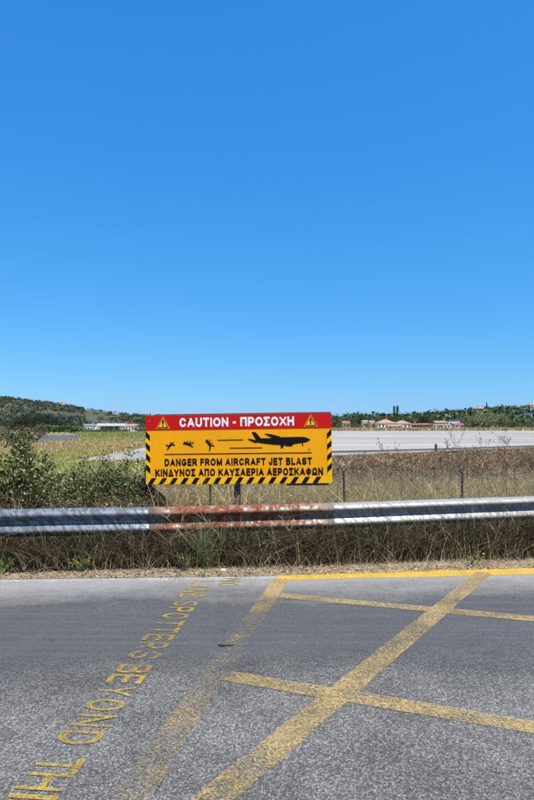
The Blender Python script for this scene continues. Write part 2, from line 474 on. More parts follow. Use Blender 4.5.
# verge of soil and litter between the road and the rail: a low bank
xs = np.linspace(-14, 16, 121); ts = np.linspace(0, 1, 9)
V = []; F = []
for i, x in enumerate(xs):
    y0 = edge(x) - .02; y1 = fence_y(x) + 6
    for j, q in enumerate(ts):
        yy = y0 + (q**2) * (y1 - y0)
        zz = .004 + .035*min(1, q*6) + .03*mnoise.noise((x*1.3, yy*1.3, 0)) * min(1, q*5)
        V.append((x, yy + (.05*mnoise.noise((x*4, 3, 1)) if j == 0 else 0), zz))
for i in range(len(xs)-1):
    for j in range(len(ts)-1):
        a = i*len(ts)+j
        F.append((a, a+len(ts), a+len(ts)+1, a+1))
tag(link('verge', np_mesh('verge', V, F, True), M['litter']), kind='structure')

# soil right under the rail, darker than the verge
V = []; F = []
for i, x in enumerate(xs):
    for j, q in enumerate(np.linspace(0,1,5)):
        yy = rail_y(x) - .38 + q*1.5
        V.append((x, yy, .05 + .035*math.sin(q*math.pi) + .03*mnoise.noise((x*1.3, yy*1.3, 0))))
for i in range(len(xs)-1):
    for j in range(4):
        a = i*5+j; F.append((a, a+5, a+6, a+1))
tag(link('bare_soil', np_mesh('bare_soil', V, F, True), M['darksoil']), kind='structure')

sheet('field', [(-400,14), (60,14), (120,40), (600,130), (700,420), (-12,420), (-12,117), (-700,117)], -.045, M['field'])
sheet('tilled_field', [(-4,14.5), (14,15), (40,34), (70,70), (19.4,42.8), (3.5,31.4), (-3.0,28.2)], -.03, M['earth_red'])
RUN = [(-8.6,25.6), (3.5,31.6), (19.4,43.4), (60,73), (260,190), (330,215), (20,165), (-9.2,170)]
sheet('runway', RUN, -.015, M['concrete'])
# narrow raised strip along the runway's near edge
def strip(name, pts, wd, z0, z1, mat):
    mb = MB()
    for (a, b) in zip(pts[:-1], pts[1:]):
        a = Vector((*a,0)); b = Vector((*b,0)); d = (b-a).normalized(); n = Vector((-d.y,d.x,0))*wd/2
        mb.add([a-n+Vector((0,0,z0)), b-n+Vector((0,0,z0)), b+n+Vector((0,0,z0)), a+n+Vector((0,0,z0)),
                a-n+Vector((0,0,z1)), b-n+Vector((0,0,z1)), b+n+Vector((0,0,z1)), a+n+Vector((0,0,z1))],
               [(4,5,6,7),(0,1,5,4),(1,2,6,5),(2,3,7,6),(3,0,4,7)])
    return tag(mb.build(name, mat), kind='structure')
g1, g2, g3 = G(333,452.6), G(430,450.2), G(534,446.6)
g4 = g3 + (g3-g2)*2.2; g0 = g1 + (g1-g2)*.9
M['kerbdark'] = plain('dark kerb concrete', (.10,.10,.10), .9)
strip('runway_kerb', [(p.x,p.y) for p in (g0,g1,g2,g3,g4)], .22, -.02, .10, M['kerbdark'])
# dark rubber scuffs lie in the concrete itself; a brown grass strip closes the far side
# ------------------------------------------------------------------ road markings
def band(name, a, b, wd, z, mat, ends=None):
    """a painted straight line from a to b; ends = direction of the cut at each end"""
    a = Vector(a[:2]); b = Vector(b[:2]); d = (b-a).normalized(); n = Vector((-d.y,d.x))
    L = (b-a).length; k = max(2, int(L/.15))
    mb = MB(); v = []; f = []
    for i in range(k+1):
        c = a + d*(L*i/k)
        j1 = (random.random()-.5)*.012; j2 = (random.random()-.5)*.012
        v += [(*(c-n*(wd/2+j1)), z), (*(c+n*(wd/2+j2)), z)]
    for i in range(k): f.append((2*i, 2*i+2, 2*i+3, 2*i+1))
    mb.add(v, f)
    o = mb.build(name, mat)
    for p in o.data.polygons:
        pass
    return tag(o, kind='structure')

white = MB(); v = []; f = []
lx = np.linspace(-13, 15, 90)
for x in lx:
    j = .02*mnoise.noise((x*3, 0, 5))
    v += [(x, edge(x)-.155+j, .0015), (x, edge(x)-.045+j*.5, .0015)]
for i in range(len(lx)-1): f.append((2*i, 2*i+2, 2*i+3, 2*i+1))
white.add(v, f); tag(white.build('edge_line', M['white_line']), kind='structure')
band('box_line', G(277,577.2), G(560,570.4), .27, .0022, M['yellow'])
e2 = G(560,570.4); band('box_line', (e2.x+.004, e2.y+.002), (e2.x+6, e2.y+.95), .27, .0022, M['yellow'])
band('box_line', G(281.5,579.4), G(128,800), .17, .0030, M['yellow_faded'])
a_, b_ = G(485,572.6), G(264,757); d_ = (b_-a_).normalized()
band('box_diagonal', a_, a_ + d_*8, .165, .0038, M['yellow_worn'])
c1, c2 = G(280,595.8), G(534,619.2); d_ = (c2-c1).normalized()
band('box_diagonal', c1, c1 + d_*7, .145, .0046, M['yellow_worn'])
c1, c2 = G(226,676), G(534,728); d_ = (c2-c1).normalized()
band('box_diagonal', c1, c1 + d_*7, .15, .0046, M['yellow_worn'])

# ------------------------------------------------------------------ text
def arc(cx, cy, rx, ry, a0, a1, n=14):
    return [(cx+rx*math.cos(math.radians(a0+(a1-a0)*i/n)), cy+ry*math.sin(math.radians(a0+(a1-a0)*i/n))) for i in range(n+1)]
def _bowl(y0, y1, x1=1.0):           # the right-hand bowl of B, D, P, R
    r = (y1-y0)/2; k = min(.62, r*1.25)
    return [(0,y1),(x1-k,y1)] + arc(x1-k, (y0+y1)/2, k, r, 90, -90) + [(0,y0)]
_S = arc(.5,.74,.5,.26,25,200,12) + [(.30,.535),(.72,.455)] + arc(.5,.26,.5,.26,20,-160,12)
GLYPH = {   # letter: (width, strokes on a unit box)
 'A': (.98,[[(0,0),(.5,1)],[(1,0),(.5,1)],[(.2,.30),(.8,.30)]]),
 'B': (.86,[[(0,0),(0,1)],_bowl(.54,1,.93),_bowl(0,.54)]),
 'C': (.94,[arc(.5,.5,.5,.5,38,322,22)]),
 'D': (.92,[[(0,0),(0,1)],[(0,1),(.42,1)]+arc(.42,.5,.58,.5,90,-90,18)+[(0,0)]]),
 'E': (.78,[[(0,0),(0,1)],[(0,1),(1,1)],[(0,.52),(.93,.52)],[(0,0),(1,0)]]),
 'F': (.74,[[(0,0),(0,1)],[(0,1),(1,1)],[(0,.50),(.88,.50)]]),
 'G': (.98,[arc(.5,.5,.5,.5,52,312,22)+[(.96,.20),(.96,.42)],[(.62,.42),(.96,.42)]]),
 'H': (.90,[[(0,0),(0,1)],[(1,0),(1,1)],[(0,.52),(1,.52)]]),
 'I': (.22,[[(.5,0),(.5,1)]]),
 'J': (.70,[[(1,1),(1,.34)]+arc(.5,.34,.5,.34,0,-170,12)]),
 'K': (.92,[[(0,0),(0,1)],[(.02,.36),(.95,1)],[(.34,.58),(1,0)]]),
 'L': (.74,[[(0,0),(0,1)],[(0,0),(1,0)]]),
 'M': (1.06,[[(0,0),(0,1)],[(1,0),(1,1)],[(.02,1),(.5,.05)],[(.98,1),(.5,.05)]]),
 'N': (.92,[[(0,0),(0,1)],[(1,0),(1,1)],[(.02,1),(.98,0)]]),
 'O': (1.02,[arc(.5,.5,.5,.5,90,450,30)]),
 'P': (.84,[[(0,0),(0,1)],_bowl(.42,1)]),
 'R': (.92,[[(0,0),(0,1)],_bowl(.45,1,.95),[(.50,.45),(1,0)]]),
 'S': (.86,[_S]),
 'T': (.84,[[(.5,0),(.5,1)],[(0,1),(1,1)]]),
 'U': (.90,[[(0,1),(0,.36)]+arc(.5,.36,.5,.36,180,360,16)+[(1,1)]]),
 'X': (.92,[[(0,0),(1,1)],[(0,1),(1,0)]]),
 'Y': (.92,[[(.5,0),(.5,.45)],[(0,1),(.5,.43)],[(1,1),(.5,.43)]]),
 'Π': (.90,[[(0,0),(0,1)],[(1,0),(1,1)],[(0,1),(1,1)]]),
 'Σ': (.82,[[(1,1),(0,1)],[(0,1),(.52,.5)],[(.52,.5),(0,0)],[(0,0),(1,0)]]),
 'Δ': (.96,[[(0,0),(.5,1)],[(1,0),(.5,1)],[(0,0),(1,0)]]),
 'Φ': (1.02,[[(.5,0),(.5,1)],arc(.5,.5,.5,.34,90,450,28)]),
 'Ω': (1.00,[[(0,0),(.32,0),(.30,.10)]+arc(.5,.58,.47,.42,-118,-422,26)+[(.70,.10),(.68,0),(1,0)]]),
 '-': (.42,[[(0,.42),(1,.42)]]), ' ': (.34,[])}
for g, l in zip('ΡΟΧΗΙΝΥΑΚΕΒΜΤ', 'POXHINYAKEBMT'): GLYPH[g] = GLYPH[l]

def text_strokes(txt, t, gap=.17):
    """words of unit height as thick strokes -> verts (x, y, layer), quads, width"""
    V, F, x0 = [], [], 0.0
    for ch in txt:
        wd, strokes = GLYPH[ch]
        if ch == 'I' or ch == 'Ι': wd = t
        for li, st in enumerate(strokes):
            P = [Vector((x0 + t/2 + px*(wd-t), t/2 + py*(1-t))) for px, py in st]
            Q = [P[0]]
            for p in P[1:]:
                if (p-Q[-1]).length > 1e-4: Q.append(p)
            closed = (Q[0]-Q[-1]).length < 1e-3 and len(Q) > 4
            if not closed:
                Q[0] = Q[0] - (Q[1]-Q[0]).normalized()*t/2
                Q[-1] = Q[-1] + (Q[-1]-Q[-2]).normalized()*t/2
            b = len(V); n = len(Q)
            for i in range(n):
                if closed: d0 = (Q[i]-Q[i-1 if i else n-2]).normalized(); d1 = (Q[(i+1) if i < n-1 else 1]-Q[i]).normalized()
                else:
                    d0 = (Q[i]-Q[i-1]).normalized() if i else (Q[1]-Q[0]).normalized()
                    d1 = (Q[i+1]-Q[i]).normalized() if i < n-1 else d0
                d = (d0+d1); d = d.normalized() if d.length > 1e-4 else d1
                m = Vector((-d.y, d.x)); k = min(2.0, 1/max(.4, m.dot(Vector((-d0.y, d0.x)))))
                for sg in (1, -1):
                    v = Q[i] + m*(sg*t/2*k)
                    V.append((v.x, min(1, max(0, v.y)), li))
            for i in range(n-1): F.append((b+2*i, b+2*i+1, b+2*i+3, b+2*i+2))
        x0 += wd + (gap if ch != ' ' else .12)
    return np.array(V), F, x0-gap

def flat_coords(me):
    n = len(me.vertices); a = np.empty(n*3, dtype=np.float32); me.vertices.foreach_get('co', a); return a.reshape(-1,3)

# stencilled letters on the asphalt: tops point to the right, read away from the verge
def road_letter(ch, X, Y, h, wdt, ang):
    a, F, W_ = text_strokes(ch, .155)
    lo = a.min(0); hi = a.max(0)
    s = (a - (lo+hi)/2) / np.maximum(hi-lo, 1e-4)
    w_ = wdt * {'I': .24, 'L': .82, 'O': 1.06, 'N': 1.02}.get(ch, 1)
    along = -s[:,0]*w_ ; up = s[:,1]*h             # along = reading direction (towards the camera), up = to the right
    ca, sa = math.cos(ang), math.sin(ang)
    x = X + up*ca - along*sa; y = Y + up*sa + along*ca
    return np.stack([x, y, .0054+.0003*a[:,2]], 1), F
mb = MB()
def line_x(Y): return -.956 + (Y-3.067)*.0985
seq = list(zip('LANE', (6.10, 5.93, 5.77, 5.61))) + list(zip('SPOTTERS', (5.36, 5.19, 5.01, 4.83, 4.67, 4.505, 4.34, 4.165))) + \
      list(zip('BEYOND', (3.925, 3.77, 3.60, 3.42, 3.24, 3.062))) + list(zip('THIS', (2.815, 2.685, 2.575, 2.44)))
for ch, Y in seq:
    v, f = road_letter(ch, line_x(Y), Y, .225, .128, R(-5.6))
    mb.add(v.tolist(), f)
for ch, Y in (('N', 6.19), ('O', 6.02)):
    v, f = road_letter(ch, -.385 + (Y-6.05)*.1, Y, .21, .125, R(-5.6))
    mb.add(v.tolist(), f)
for k, ch in enumerate('POINT'):
    Y = 2.20 - .155*k
    v, f = road_letter(ch, line_x(Y), Y, .225, .135, R(-5.6)); mb.add(v.tolist(), f)
me = bpy.data.meshes.new('painted_text'); me.from_pydata(mb.v, [], mb.f); me.update()
if sum(p.normal.z for p in me.polygons) < 0: me.flip_normals()
tag(link('painted_text', me, M['yellow_text']), kind='structure')

# small things on the road and verge
mb = MB()
for k in range(1):
    c = G(225, 646); pts = []
    for i in range(14):
        th = 2*math.pi*i/14; r_ = 1 + .3*math.sin(3*th+1)
        pts.append((.055*math.cos(th)*r_, .013*math.sin(th)*r_))
    mb.prism(pts, .0, .006)
tag(mb.build('tar_blob', M['tar'], loc=(c.x, c.y, .001)), 'small flat black tar blob on the asphalt right of the yellow lettering', 'tar blob')

def stone(name, loc, s, label):
    bm = bmesh.new(); bmesh.ops.create_icosphere(bm, subdivisions=2, radius=1)
    for v in bm.verts:
        k = 1 + .25*mnoise.noise(v.co*1.7 + Vector(loc))
        v.co = Vector((v.co.x*s[0], v.co.y*s[1], v.co.z*s[2]))*k
    me = bpy.data.meshes.new(name); bm.to_mesh(me); bm.free()
    o = link(name, me, M['stone'], loc=loc); return tag(o, label, 'stone')
c = G(223, 573.5); stone('stone', (c.x, c.y, .035), (.034,.026,.018), 'small pale stone lying in the dry litter right of the tall grass tuft')

# ------------------------------------------------------------------ guardrail
def rail():
    root = empty('guardrail', (0, rail_y(0), 0))
    tag(root, 'galvanised two-wave steel guardrail along the road with one rusty length', 'guardrail')
    top = .655
    prof = []                          # (out towards the road, height below top)
    ctrl = [(0.000,0.000),(.010,.004),(.052,.030),(.074,.052),(.078,.068),(.072,.086),(.020,.126),(.002,.150),(.002,.162),(.020,.186),(.072,.226),(.078,.244),(.074,.260),(.052,.282),(.010,.308),(0,.312)]
    for d, h in ctrl: prof.append((d, top-h))
    def panel(x0, x1, name, mat, dy, label=None):
        n = max(3, int((x1-x0)/.18)); V = []; F = []; P = len(prof)
        for i in range(n+1):
            x = x0 + (x1-x0)*i/n
            s = (rail_y(x+.05)-rail_y(x-.05))/.1; L = math.hypot(1, s); nx, ny = s/L, -1/L
            dent = .010*mnoise.noise((x*.9, 2, 4)); dz = .012*mnoise.noise((x*.6, 8, 1))
            for d, z in prof: V.append((x + nx*(d+dy+dent), rail_y(x) + ny*(d+dy+dent) - rail_y(0), z+dz))
        for i in range(n):
            for j in range(P-1):
                a = i*P+j; F.append((a, a+1, a+P+1, a+P))
        me = np_mesh(name, V, F, True)
        o = link(name, me, mat, root)
        so = o.modifiers.new('thickness', 'SOLIDIFY'); so.thickness = .004; so.offset = 0
        if label: o['label'] = label
        return o
    xa, xb = -1.36, .79
    panel(-14, xa+.12, 'beam', M['galv_shade'], .0, 'blue grey length of rail on the left, shadow streaks in its colour')
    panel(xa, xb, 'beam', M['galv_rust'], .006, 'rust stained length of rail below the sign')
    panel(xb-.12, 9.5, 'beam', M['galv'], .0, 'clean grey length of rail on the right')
    x = -13.0
    for x in (-9.3, -5.35, -1.30, .72, 2.75, 4.75, 6.75, 8.8):
        mb = MB(); y = rail_y(x) - rail_y(0)
        mb.box((x-.05, y+.012, -.1), (x-.044, y+.112, .62)); mb.box((x-.044, y+.012, -.1), (x+.03, y+.018, .62)); mb.box((x-.044, y+.106, -.1), (x+.03, y+.112, .62))
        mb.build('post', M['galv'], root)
        for dz in (.45, .50):
            bm_ = MB(); bm_.tube([(x, y-.014, dz), (x, y+.012, dz)], .014, 6)
            bm_.build('bolt', M['bolt'], root)
    return root
rail()

# ------------------------------------------------------------------ the sign
def build_sign():
    YS = 8.2
    pl = A(146.2, 484.6, YS+.09); W = 2.56; H = .952
    root = empty('warning_sign', (0,0,0))
    tag(root, 'orange and red jet blast caution board behind the guardrail', 'sign')
    roll = R(.80); yaw = R(-3.4)
    Mx = Matrix.Translation(pl) @ Matrix.Rotation(yaw, 4, 'Z') @ Matrix.Rotation(-roll, 4, 'Y')
    root.matrix_world = Mx
    # local: x right, z up, face at y = 0 looking to -y
    MB().box((0,0,0), (W,.02,H)).build('panel', M['sign_orange'], root)
    MB().box((.115,.023,-.004), (W-.01,.05,H+.015)).box((W-.62,.021,-.03), (W-.05,.048,-.002)).build('back_board', M['dark_metal'], root)
    def face(name, polys, mat, d=.003, label=None):
        mb = MB()
        for pg in polys:
            n = len(pg)
            v = [(x, -d, z) for x, z in pg] + [(x, -d+.0025, z) for x, z in pg]
            mb.add(v, [tuple(range(n)), tuple(range(2*n-1, n-1, -1))] + [(i, n+i, n+(i+1)%n, (i+1)%n) for i in range(n)])
        o = mb.build(name, mat, root)
        if label: o['label'] = label
        return o
    def rect(x0,z0,x1,z1): return [(x0,z0),(x1,z0),(x1,z1),(x0,z1)]
    face('header_band', [rect(0, H*.785, W, H-.001)], M['sign_red'])
    bs = H*.098; sw = W*.0245
    face('border_strip', [rect(0,.001,W,bs)], M['sign_yellow'])
    face('border_strip', [rect(0,bs+.002,sw,H*.74)], M['sign_yellow'])
    face('border_strip', [rect(W-sw,bs+.002,W,H*.74)], M['sign_yellow'])
    # hazard stripes
    st = []; per = W/16.9; bw = per*.44; sl = bs*.62
    k = 0
    while True:
        x0 = .02 + k*per
        if x0 + bw + sl > W: break
        st.append([(x0,.004),(x0+bw,.004),(x0+bw+sl,bs-.003),(x0+sl,bs-.003)]); k += 1
    ph = per*1.0; hb = ph*.50; sk = sw*.95
    for k in range(4):
        z0 = bs + .055 + k*ph
        st.append([(.003,z0+sk),(sw-.002,z0),(sw-.002,z0+hb),(.003,z0+hb+sk)])
        st.append([(W-sw+.002,z0),(W-.003,z0+sk),(W-.003,z0+hb+sk),(W-sw+.002,z0+hb)])
    face('hazard_stripes', st, M['sign_black'], .006)
    # words
    def words(s, x0, x1, zc, ch, mat, t, dep=.0015):
        a, F, W_ = text_strokes(s, t)
        v = np.stack([x0 + a[:,0]/W_*(x1-x0), -dep-.0002*a[:,2], zc + (a[:,1]-.5)*ch], 1)
        m2 = bpy.data.meshes.new('lettering'); m2.from_pydata(v.tolist(), [], F); m2.update()
        if sum(p.normal.y for p in m2.polygons) > 0: m2.flip_normals()
        link('lettering', m2, mat, root)
    u = lambda x: (x-17)/499*W
    words('CAUTION - ΠΡΟΣΟΧΗ', u(110), u(417), H*.893, H*.132, M['sign_white'], .235, .0045)
    words('DANGER FROM AIRCRAFT JET BLAST', u(68), u(463), H*.317, H*.108, M['sign_black'], .27)
    words('ΚΙΝΔΥΝΟΣ ΑΠΟ ΚΑΥΣΑΕΡΙΑ ΑΕΡΟΣΚΑΦΩΝ', u(42), u(492), H*.168, H*.112, M['sign_black'], .27)
    # thin lines
    hl = H*.007
    face('ground_line', [rect(u(68), H*.437-hl, u(463), H*.437+hl)], M['sign_line'])
    face('speed_line', [rect(u(212), H*.633-hl, u(281), H*.633+hl)], M['sign_line'])
    face('speed_line', [rect(u(245), H*.516-hl, u(332), H*.516+hl)], M['sign_line'])
    # warning triangles
    for xc, zc in ((u(65), H*.888), (u(461), H*.888)):
        s = H*.098
        def tri(k, dz=0): return [(xc-s*k*1.0, zc-s*k*.82+dz),(xc+s*k*1.0, zc-s*k*.82+dz),(xc, zc+s*k*.95+dz)]
        o = face('warning_triangle', [tri(1.0)], M['sign_yellow'], .006)
        def face2(name, polys, mat, d):
            q = face(name, polys, mat, d); q.parent = o; return q
        ring = []
        A3 = tri(.86, -.0); B3 = tri(.70, -.0)
        for i in range(3): ring.append([A3[i], A3[(i+1)%3], B3[(i+1)%3], B3[i]])
        face2('rim', ring, M['sign_line'], .009)
        face2('exclamation_mark', [[(xc-.009,zc-.012),(xc+.009,zc-.012),(xc+.013,zc+.035),(xc-.013,zc+.035)], rect(xc-.009,zc-.040,xc+.009,zc-.023)], M['sign_black'], .009)
    # airliner
    ua = lambda p: (W*((245 + p[0]/5.93) - 146.3)/186.8, H*((484.0 - (410 + p[1]/5.93) - (245 + p[0]/5.93 - 239.6)*(.0147))/70.0))
    fus = [(28,169),(40,169),(78,178),(52,131),(60,128),(76,131),(106,166),(150,166),(210,160),(330,157),(360,158),(378,163),(394,171),(397,175),(390,181),(372,189),(330,196),(300,200),(240,205),(190,205),(120,197),(84,191),(72,195),(68,192),(36,178)]
    wing = [(128,140),(136,138),(168,142),(222,156),(216,168),(176,164)]
    wing2 = [(210,198),(300,196),(296,206),(286,212),(262,213),(250,208),(222,210)]
    gear = [(228,206),(238,206),(238,222),(226,224),(222,219)]
    gear2 = [(349,192),(353,192),(356,209),(349,210)]
    face('airliner_symbol', [[ua(p) for p in q] for q in (fus,)], M['sign_black'], .0035)
    for nm, q in (('airliner_wing', wing), ('airliner_wing', wing2), ('airliner_wheel', gear), ('airliner_wheel', gear2)):
        face(nm, [[ua(p) for p in q]], M['sign_black'], .0045)
    # three figures tumbled by the blast; pixel frame of the sign zoom (145,410), 8.9 px per photo px
    uf = lambda p: (W*((145 + p[0]/8.9) - 146.3)/186.8, H*((484.0 - (410 + p[1]/8.9) - (145 + p[0]/8.9 - 239.6)*(.0147))/70.0))
    def limb(a, b, wa, wb):
        a = Vector(a); b = Vector(b); d = (b-a).normalized(); n = Vector((-d.y, d.x))
        return [uf(p) for p in (a-n*wa, b-n*wb, b+n*wb, a+n*wa)]
    def disc(c, r): return [uf((c[0]+r*math.cos(2*math.pi*i/10), c[1]+r*math.sin(2*math.pi*i/10))) for i in range(10)]
    figs = [
        [limb((225,325),(250,300),11,11), limb((247,303),(238,285),6,4), limb((250,308),(276,318),6,4), limb((276,318),(268,306),4,3), limb((228,325),(205,318),7,5), limb((205,318),(198,306),5,4), limb((226,332),(212,345),7,5), limb((212,345),(208,358),5,4), disc((262,292),7)],
        [limb((375,298),(412,310),11,12), limb((412,306),(440,294),6,5), limb((440,294),(446,282),5,4), limb((412,314),(440,330),6,5), limb((380,292),(358,282),6,4), limb((388,292),(396,272),5,4), limb((378,300),(352,303),6,4), limb((408,298),(422,276),6,4), disc((362,296),8)],
        [limb((575,292),(597,318),11,10), limb((597,316),(620,312),7,6), limb((620,312),(630,326),6,4), limb((596,318),(593,345),7,6), limb((593,345),(587,366),6,4), limb((575,290),(552,276),6,4), limb((577,286),(572,262),6,4), limb((584,288),(598,262),5,4), disc((566,268),8), limb((590,296),(617,288),3,2)]]
    for q in figs:
        # overlapping limbs get their own tiny depth so that no two faces share a plane
        mb = MB()
        for i, pg in enumerate(q):
            d = .002 + .0003*i; n = len(pg)
            v = [(x, -d, z) for x, z in pg] + [(x, -.0003, z) for x, z in pg]
            mb.add(v, [tuple(range(n))] + [(j, n+j, n+(j+1)%n, (j+1)%n) for j in range(n)])
        mb.build('tumbling_figure', M['sign_black'], root)
    # bolts through the face
    for x, z in ((.05,.87),(W-.19,H*.865),(W-.30,H*.50),(.44,.30),(1.31,.10),(2.10,.30),(.60,.90),(1.35,.84)):
        mb = MB(); mb.tube([(x,-.010,z),(x,-.001,z)], .009, 8); mb.build('bolt', M['bolt'], root)
    # posts behind, down into the ground
    g = -pl.z - .25
    for x, wd in ((1.255,.085),):
        MB().box((x-wd/2,.055,g), (x+wd/2,.055+wd,H*.9)).build('post', M['dark_metal'], root, bevel=.004)
    # flat black triangle filling the dark area below the left corner
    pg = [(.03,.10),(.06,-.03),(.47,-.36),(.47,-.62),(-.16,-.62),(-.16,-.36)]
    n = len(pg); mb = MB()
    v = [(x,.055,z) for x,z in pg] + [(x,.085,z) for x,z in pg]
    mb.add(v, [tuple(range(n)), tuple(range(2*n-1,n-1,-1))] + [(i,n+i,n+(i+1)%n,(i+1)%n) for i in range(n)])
    o = mb.build('dark_triangle', M['sign_black'], root); o['label'] = 'flat black triangle under the left corner'
    return root
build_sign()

# ------------------------------------------------------------------ wire fence
def build_fence():
    root = empty('wire_fence', (0, fence_y(0), 0))
    tag(root, 'low chain link fence with thin dark posts in the dry grass', 'fence')
    H = .86
    for x in (-8.7, -6.75, -4.75, -2.78, -.84, 1.19, 3.05, 5.0, 7.0, 9.0):
        y = fence_y(x)-fence_y(0); lean = random.uniform(-.02,.02)
        mb = MB(); mb.tube([(x, y, -.2), (x+lean, y, .90)], .018, 8); mb.build('post', M['dark_metal'], root)
    mb = MB(); s = .07
    def pt(x, z): return (x, fence_y(x)-fence_y(0)+.02*mnoise.noise((x*1.1,z*2,3))-.035, z+.03*mnoise.noise((x*.8,1,z)))
    x = -9.0
    while x < 9.4:
        for sgn in (1,-1):
            pts = []
            for i in range(5):
                q = i/4; pts.append(pt(x + sgn*q*H, .04+q*H))
            mb.tube(pts, .0016, 3, False)
        x += s
    me = bpy.data.meshes.new('wire_mesh'); me.from_pydata(mb.v, [], mb.f); me.update()
    link('wire_mesh', me, M['wire'], root)
    for z in (.06,):
        mb = MB(); mb.tube([pt(q, z-.0) for q in np.linspace(-9.2, 9.6, 40)], .0035, 4); mb.build('line_wire', M['wire'], root)
build_fence()

# ------------------------------------------------------------------ vegetation generators
def blades(base, h, lean, width, curl=.5, segs=3, rg=rng):
    """curved blades; base (n,3), arrays h, lean (n,) -> verts, quads"""
    n = len(base)
    th = rg.uniform(0, 2*math.pi, n); d = np.stack([np.cos(th), np.sin(th)], 1)
    ph = rg.uniform(0, 2*math.pi, n); sd = np.stack([np.cos(ph), np.sin(ph)], 1)
    V = np.zeros((n, (segs+1)*2, 3))
    for i in range(segs+1):
        q = i/segs
        off = (lean*q*(1-curl) + lean*curl*q*q*1.5)*h
        zz = h*q*(1 - .25*np.minimum(lean,1.5)*q)
        c = np.stack([base[:,0]+d[:,0]*off, base[:,1]+d[:,1]*off, base[:,2]+zz], 1)
        wq = width*(1-q*.85)/2
        V[:,2*i] = c; V[:,2*i+1] = c
        V[:,2*i,:2] -= sd*wq[:,None]; V[:,2*i+1,:2] += sd*wq[:,None]
    k = (segs+1)*2
    F = np.array([[2*i, 2*i+1, 2*i+3, 2*i+2] for i in range(segs)])
    FF = (np.arange(n)[:,None,None]*k + F[None]).reshape(-1,4)
    return V.reshape(-1,3), FF

def leaves(c, size, rg=rng, up=.4, flat=1.0, asp=.32):
    """kite shaped, slightly folded leaves at centres c"""
    n = len(c)
    a = rg.normal(size=(n,3)); a[:,2] = a[:,2]*flat; a /= np.linalg.norm(a,axis=1)[:,None]
    nrm = rg.normal(size=(n,3)); nrm[:,2] = np.abs(nrm[:,2]) + up
    b = np.cross(nrm, a); b /= np.linalg.norm(b,axis=1)[:,None]+1e-9
    nn = np.cross(a, b)
    s = size[:,None]
    V = np.zeros((n,4,3))
    V[:,0] = c - a*s*.5; V[:,2] = c + a*s*.5
    V[:,1] = c + b*s*asp + nn*s*.10; V[:,3] = c - b*s*asp + nn*s*.10
    F = (np.arange(n)[:,None]*4 + np.array([[0,1,2,3]]))
    return V.reshape(-1,3), F

def stuff(name, V, F, mat):
    o = link(name, np_mesh(name, V, F), mat); return tag(o, kind='stuff')

def merge(parts):
    Vs, Fs, n = [], [], 0
    for V, F in parts:
        Vs.append(V); Fs.append(F+n); n += len(V)
    return np.concatenate(Vs), np.concatenate(Fs)

rail_yv = np.vectorize(rail_y); edge_v = np.vectorize(edge)
def nz(x, y, s, o=0): return np.array([mnoise.noise((a*s+o, b*s-o, o)) for a, b in zip(x, y)])

# --- dark dry scrub under the rail
def under_rail():
    n = 32000
    x = rng.uniform(-5.5, 6.5, n); q = rng.beta(1.6, 1.5, n)
    y0 = edge_v(x)+.19+.06*nz(x, x*0, 1.1, 3); y1 = rail_yv(x)+.30
    y = y0 + q*(y1-y0)
    cap = np.maximum(.1, 1.6 - 1.165*y/rail_yv(x) - .03)
    hmax = np.minimum(.13 + .60*np.clip((y-y0)/.20, 0, 1), cap*1.12)
    h = hmax*rng.uniform(.55,1.10,n)*(1+.15*nz(x, y, 1.2, 9))
    b = np.stack([x, y, np.full(n,.03)],1)
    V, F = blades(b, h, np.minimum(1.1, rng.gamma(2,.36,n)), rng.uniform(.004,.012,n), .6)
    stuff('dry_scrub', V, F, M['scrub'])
    n = 5200
    x = rng.uniform(-5.5, 6.5, n); y = edge_v(x)+.15+rng.beta(1.2,2,n)*(rail_yv(x)-edge_v(x)+.1)
    h = rng.uniform(.06,.40,n)
    V, F = blades(np.stack([x,y,np.full(n,.03)],1), h, np.minimum(1.0, rng.gamma(2,.4,n)), rng.uniform(.003,.008,n), .6)
    stuff('pale_stalks', V, F, M['scrub_pale'])
    # bits of straw and leaves along the road edge
    n = 9000
    x = rng.uniform(-6, 7, n); y = edge_v(x) + rng.beta(1.6,3.2,n)*.62 - .06 + .05*nz(x, x*0, 2.3, 2)
    c = np.stack([x,y,rng.uniform(.01,.05,n)],1)
    P1 = leaves(c, rng.uniform(.008,.034,n), up=1.5, flat=.25)
    n = 5000
    x = rng.uniform(-6, 7, n); y = edge_v(x) + rng.beta(1.5,3,n)*.55 + .0
    P2 = blades(np.stack([x,y,np.full(n,.02)],1), rng.uniform(.02,.07,n), rng.uniform(.6,3,n), rng.uniform(.003,.007,n))
    V, F = merge([P1,P2]); stuff('straw_litter', V, F, M['litter_bits'])
under_rail()

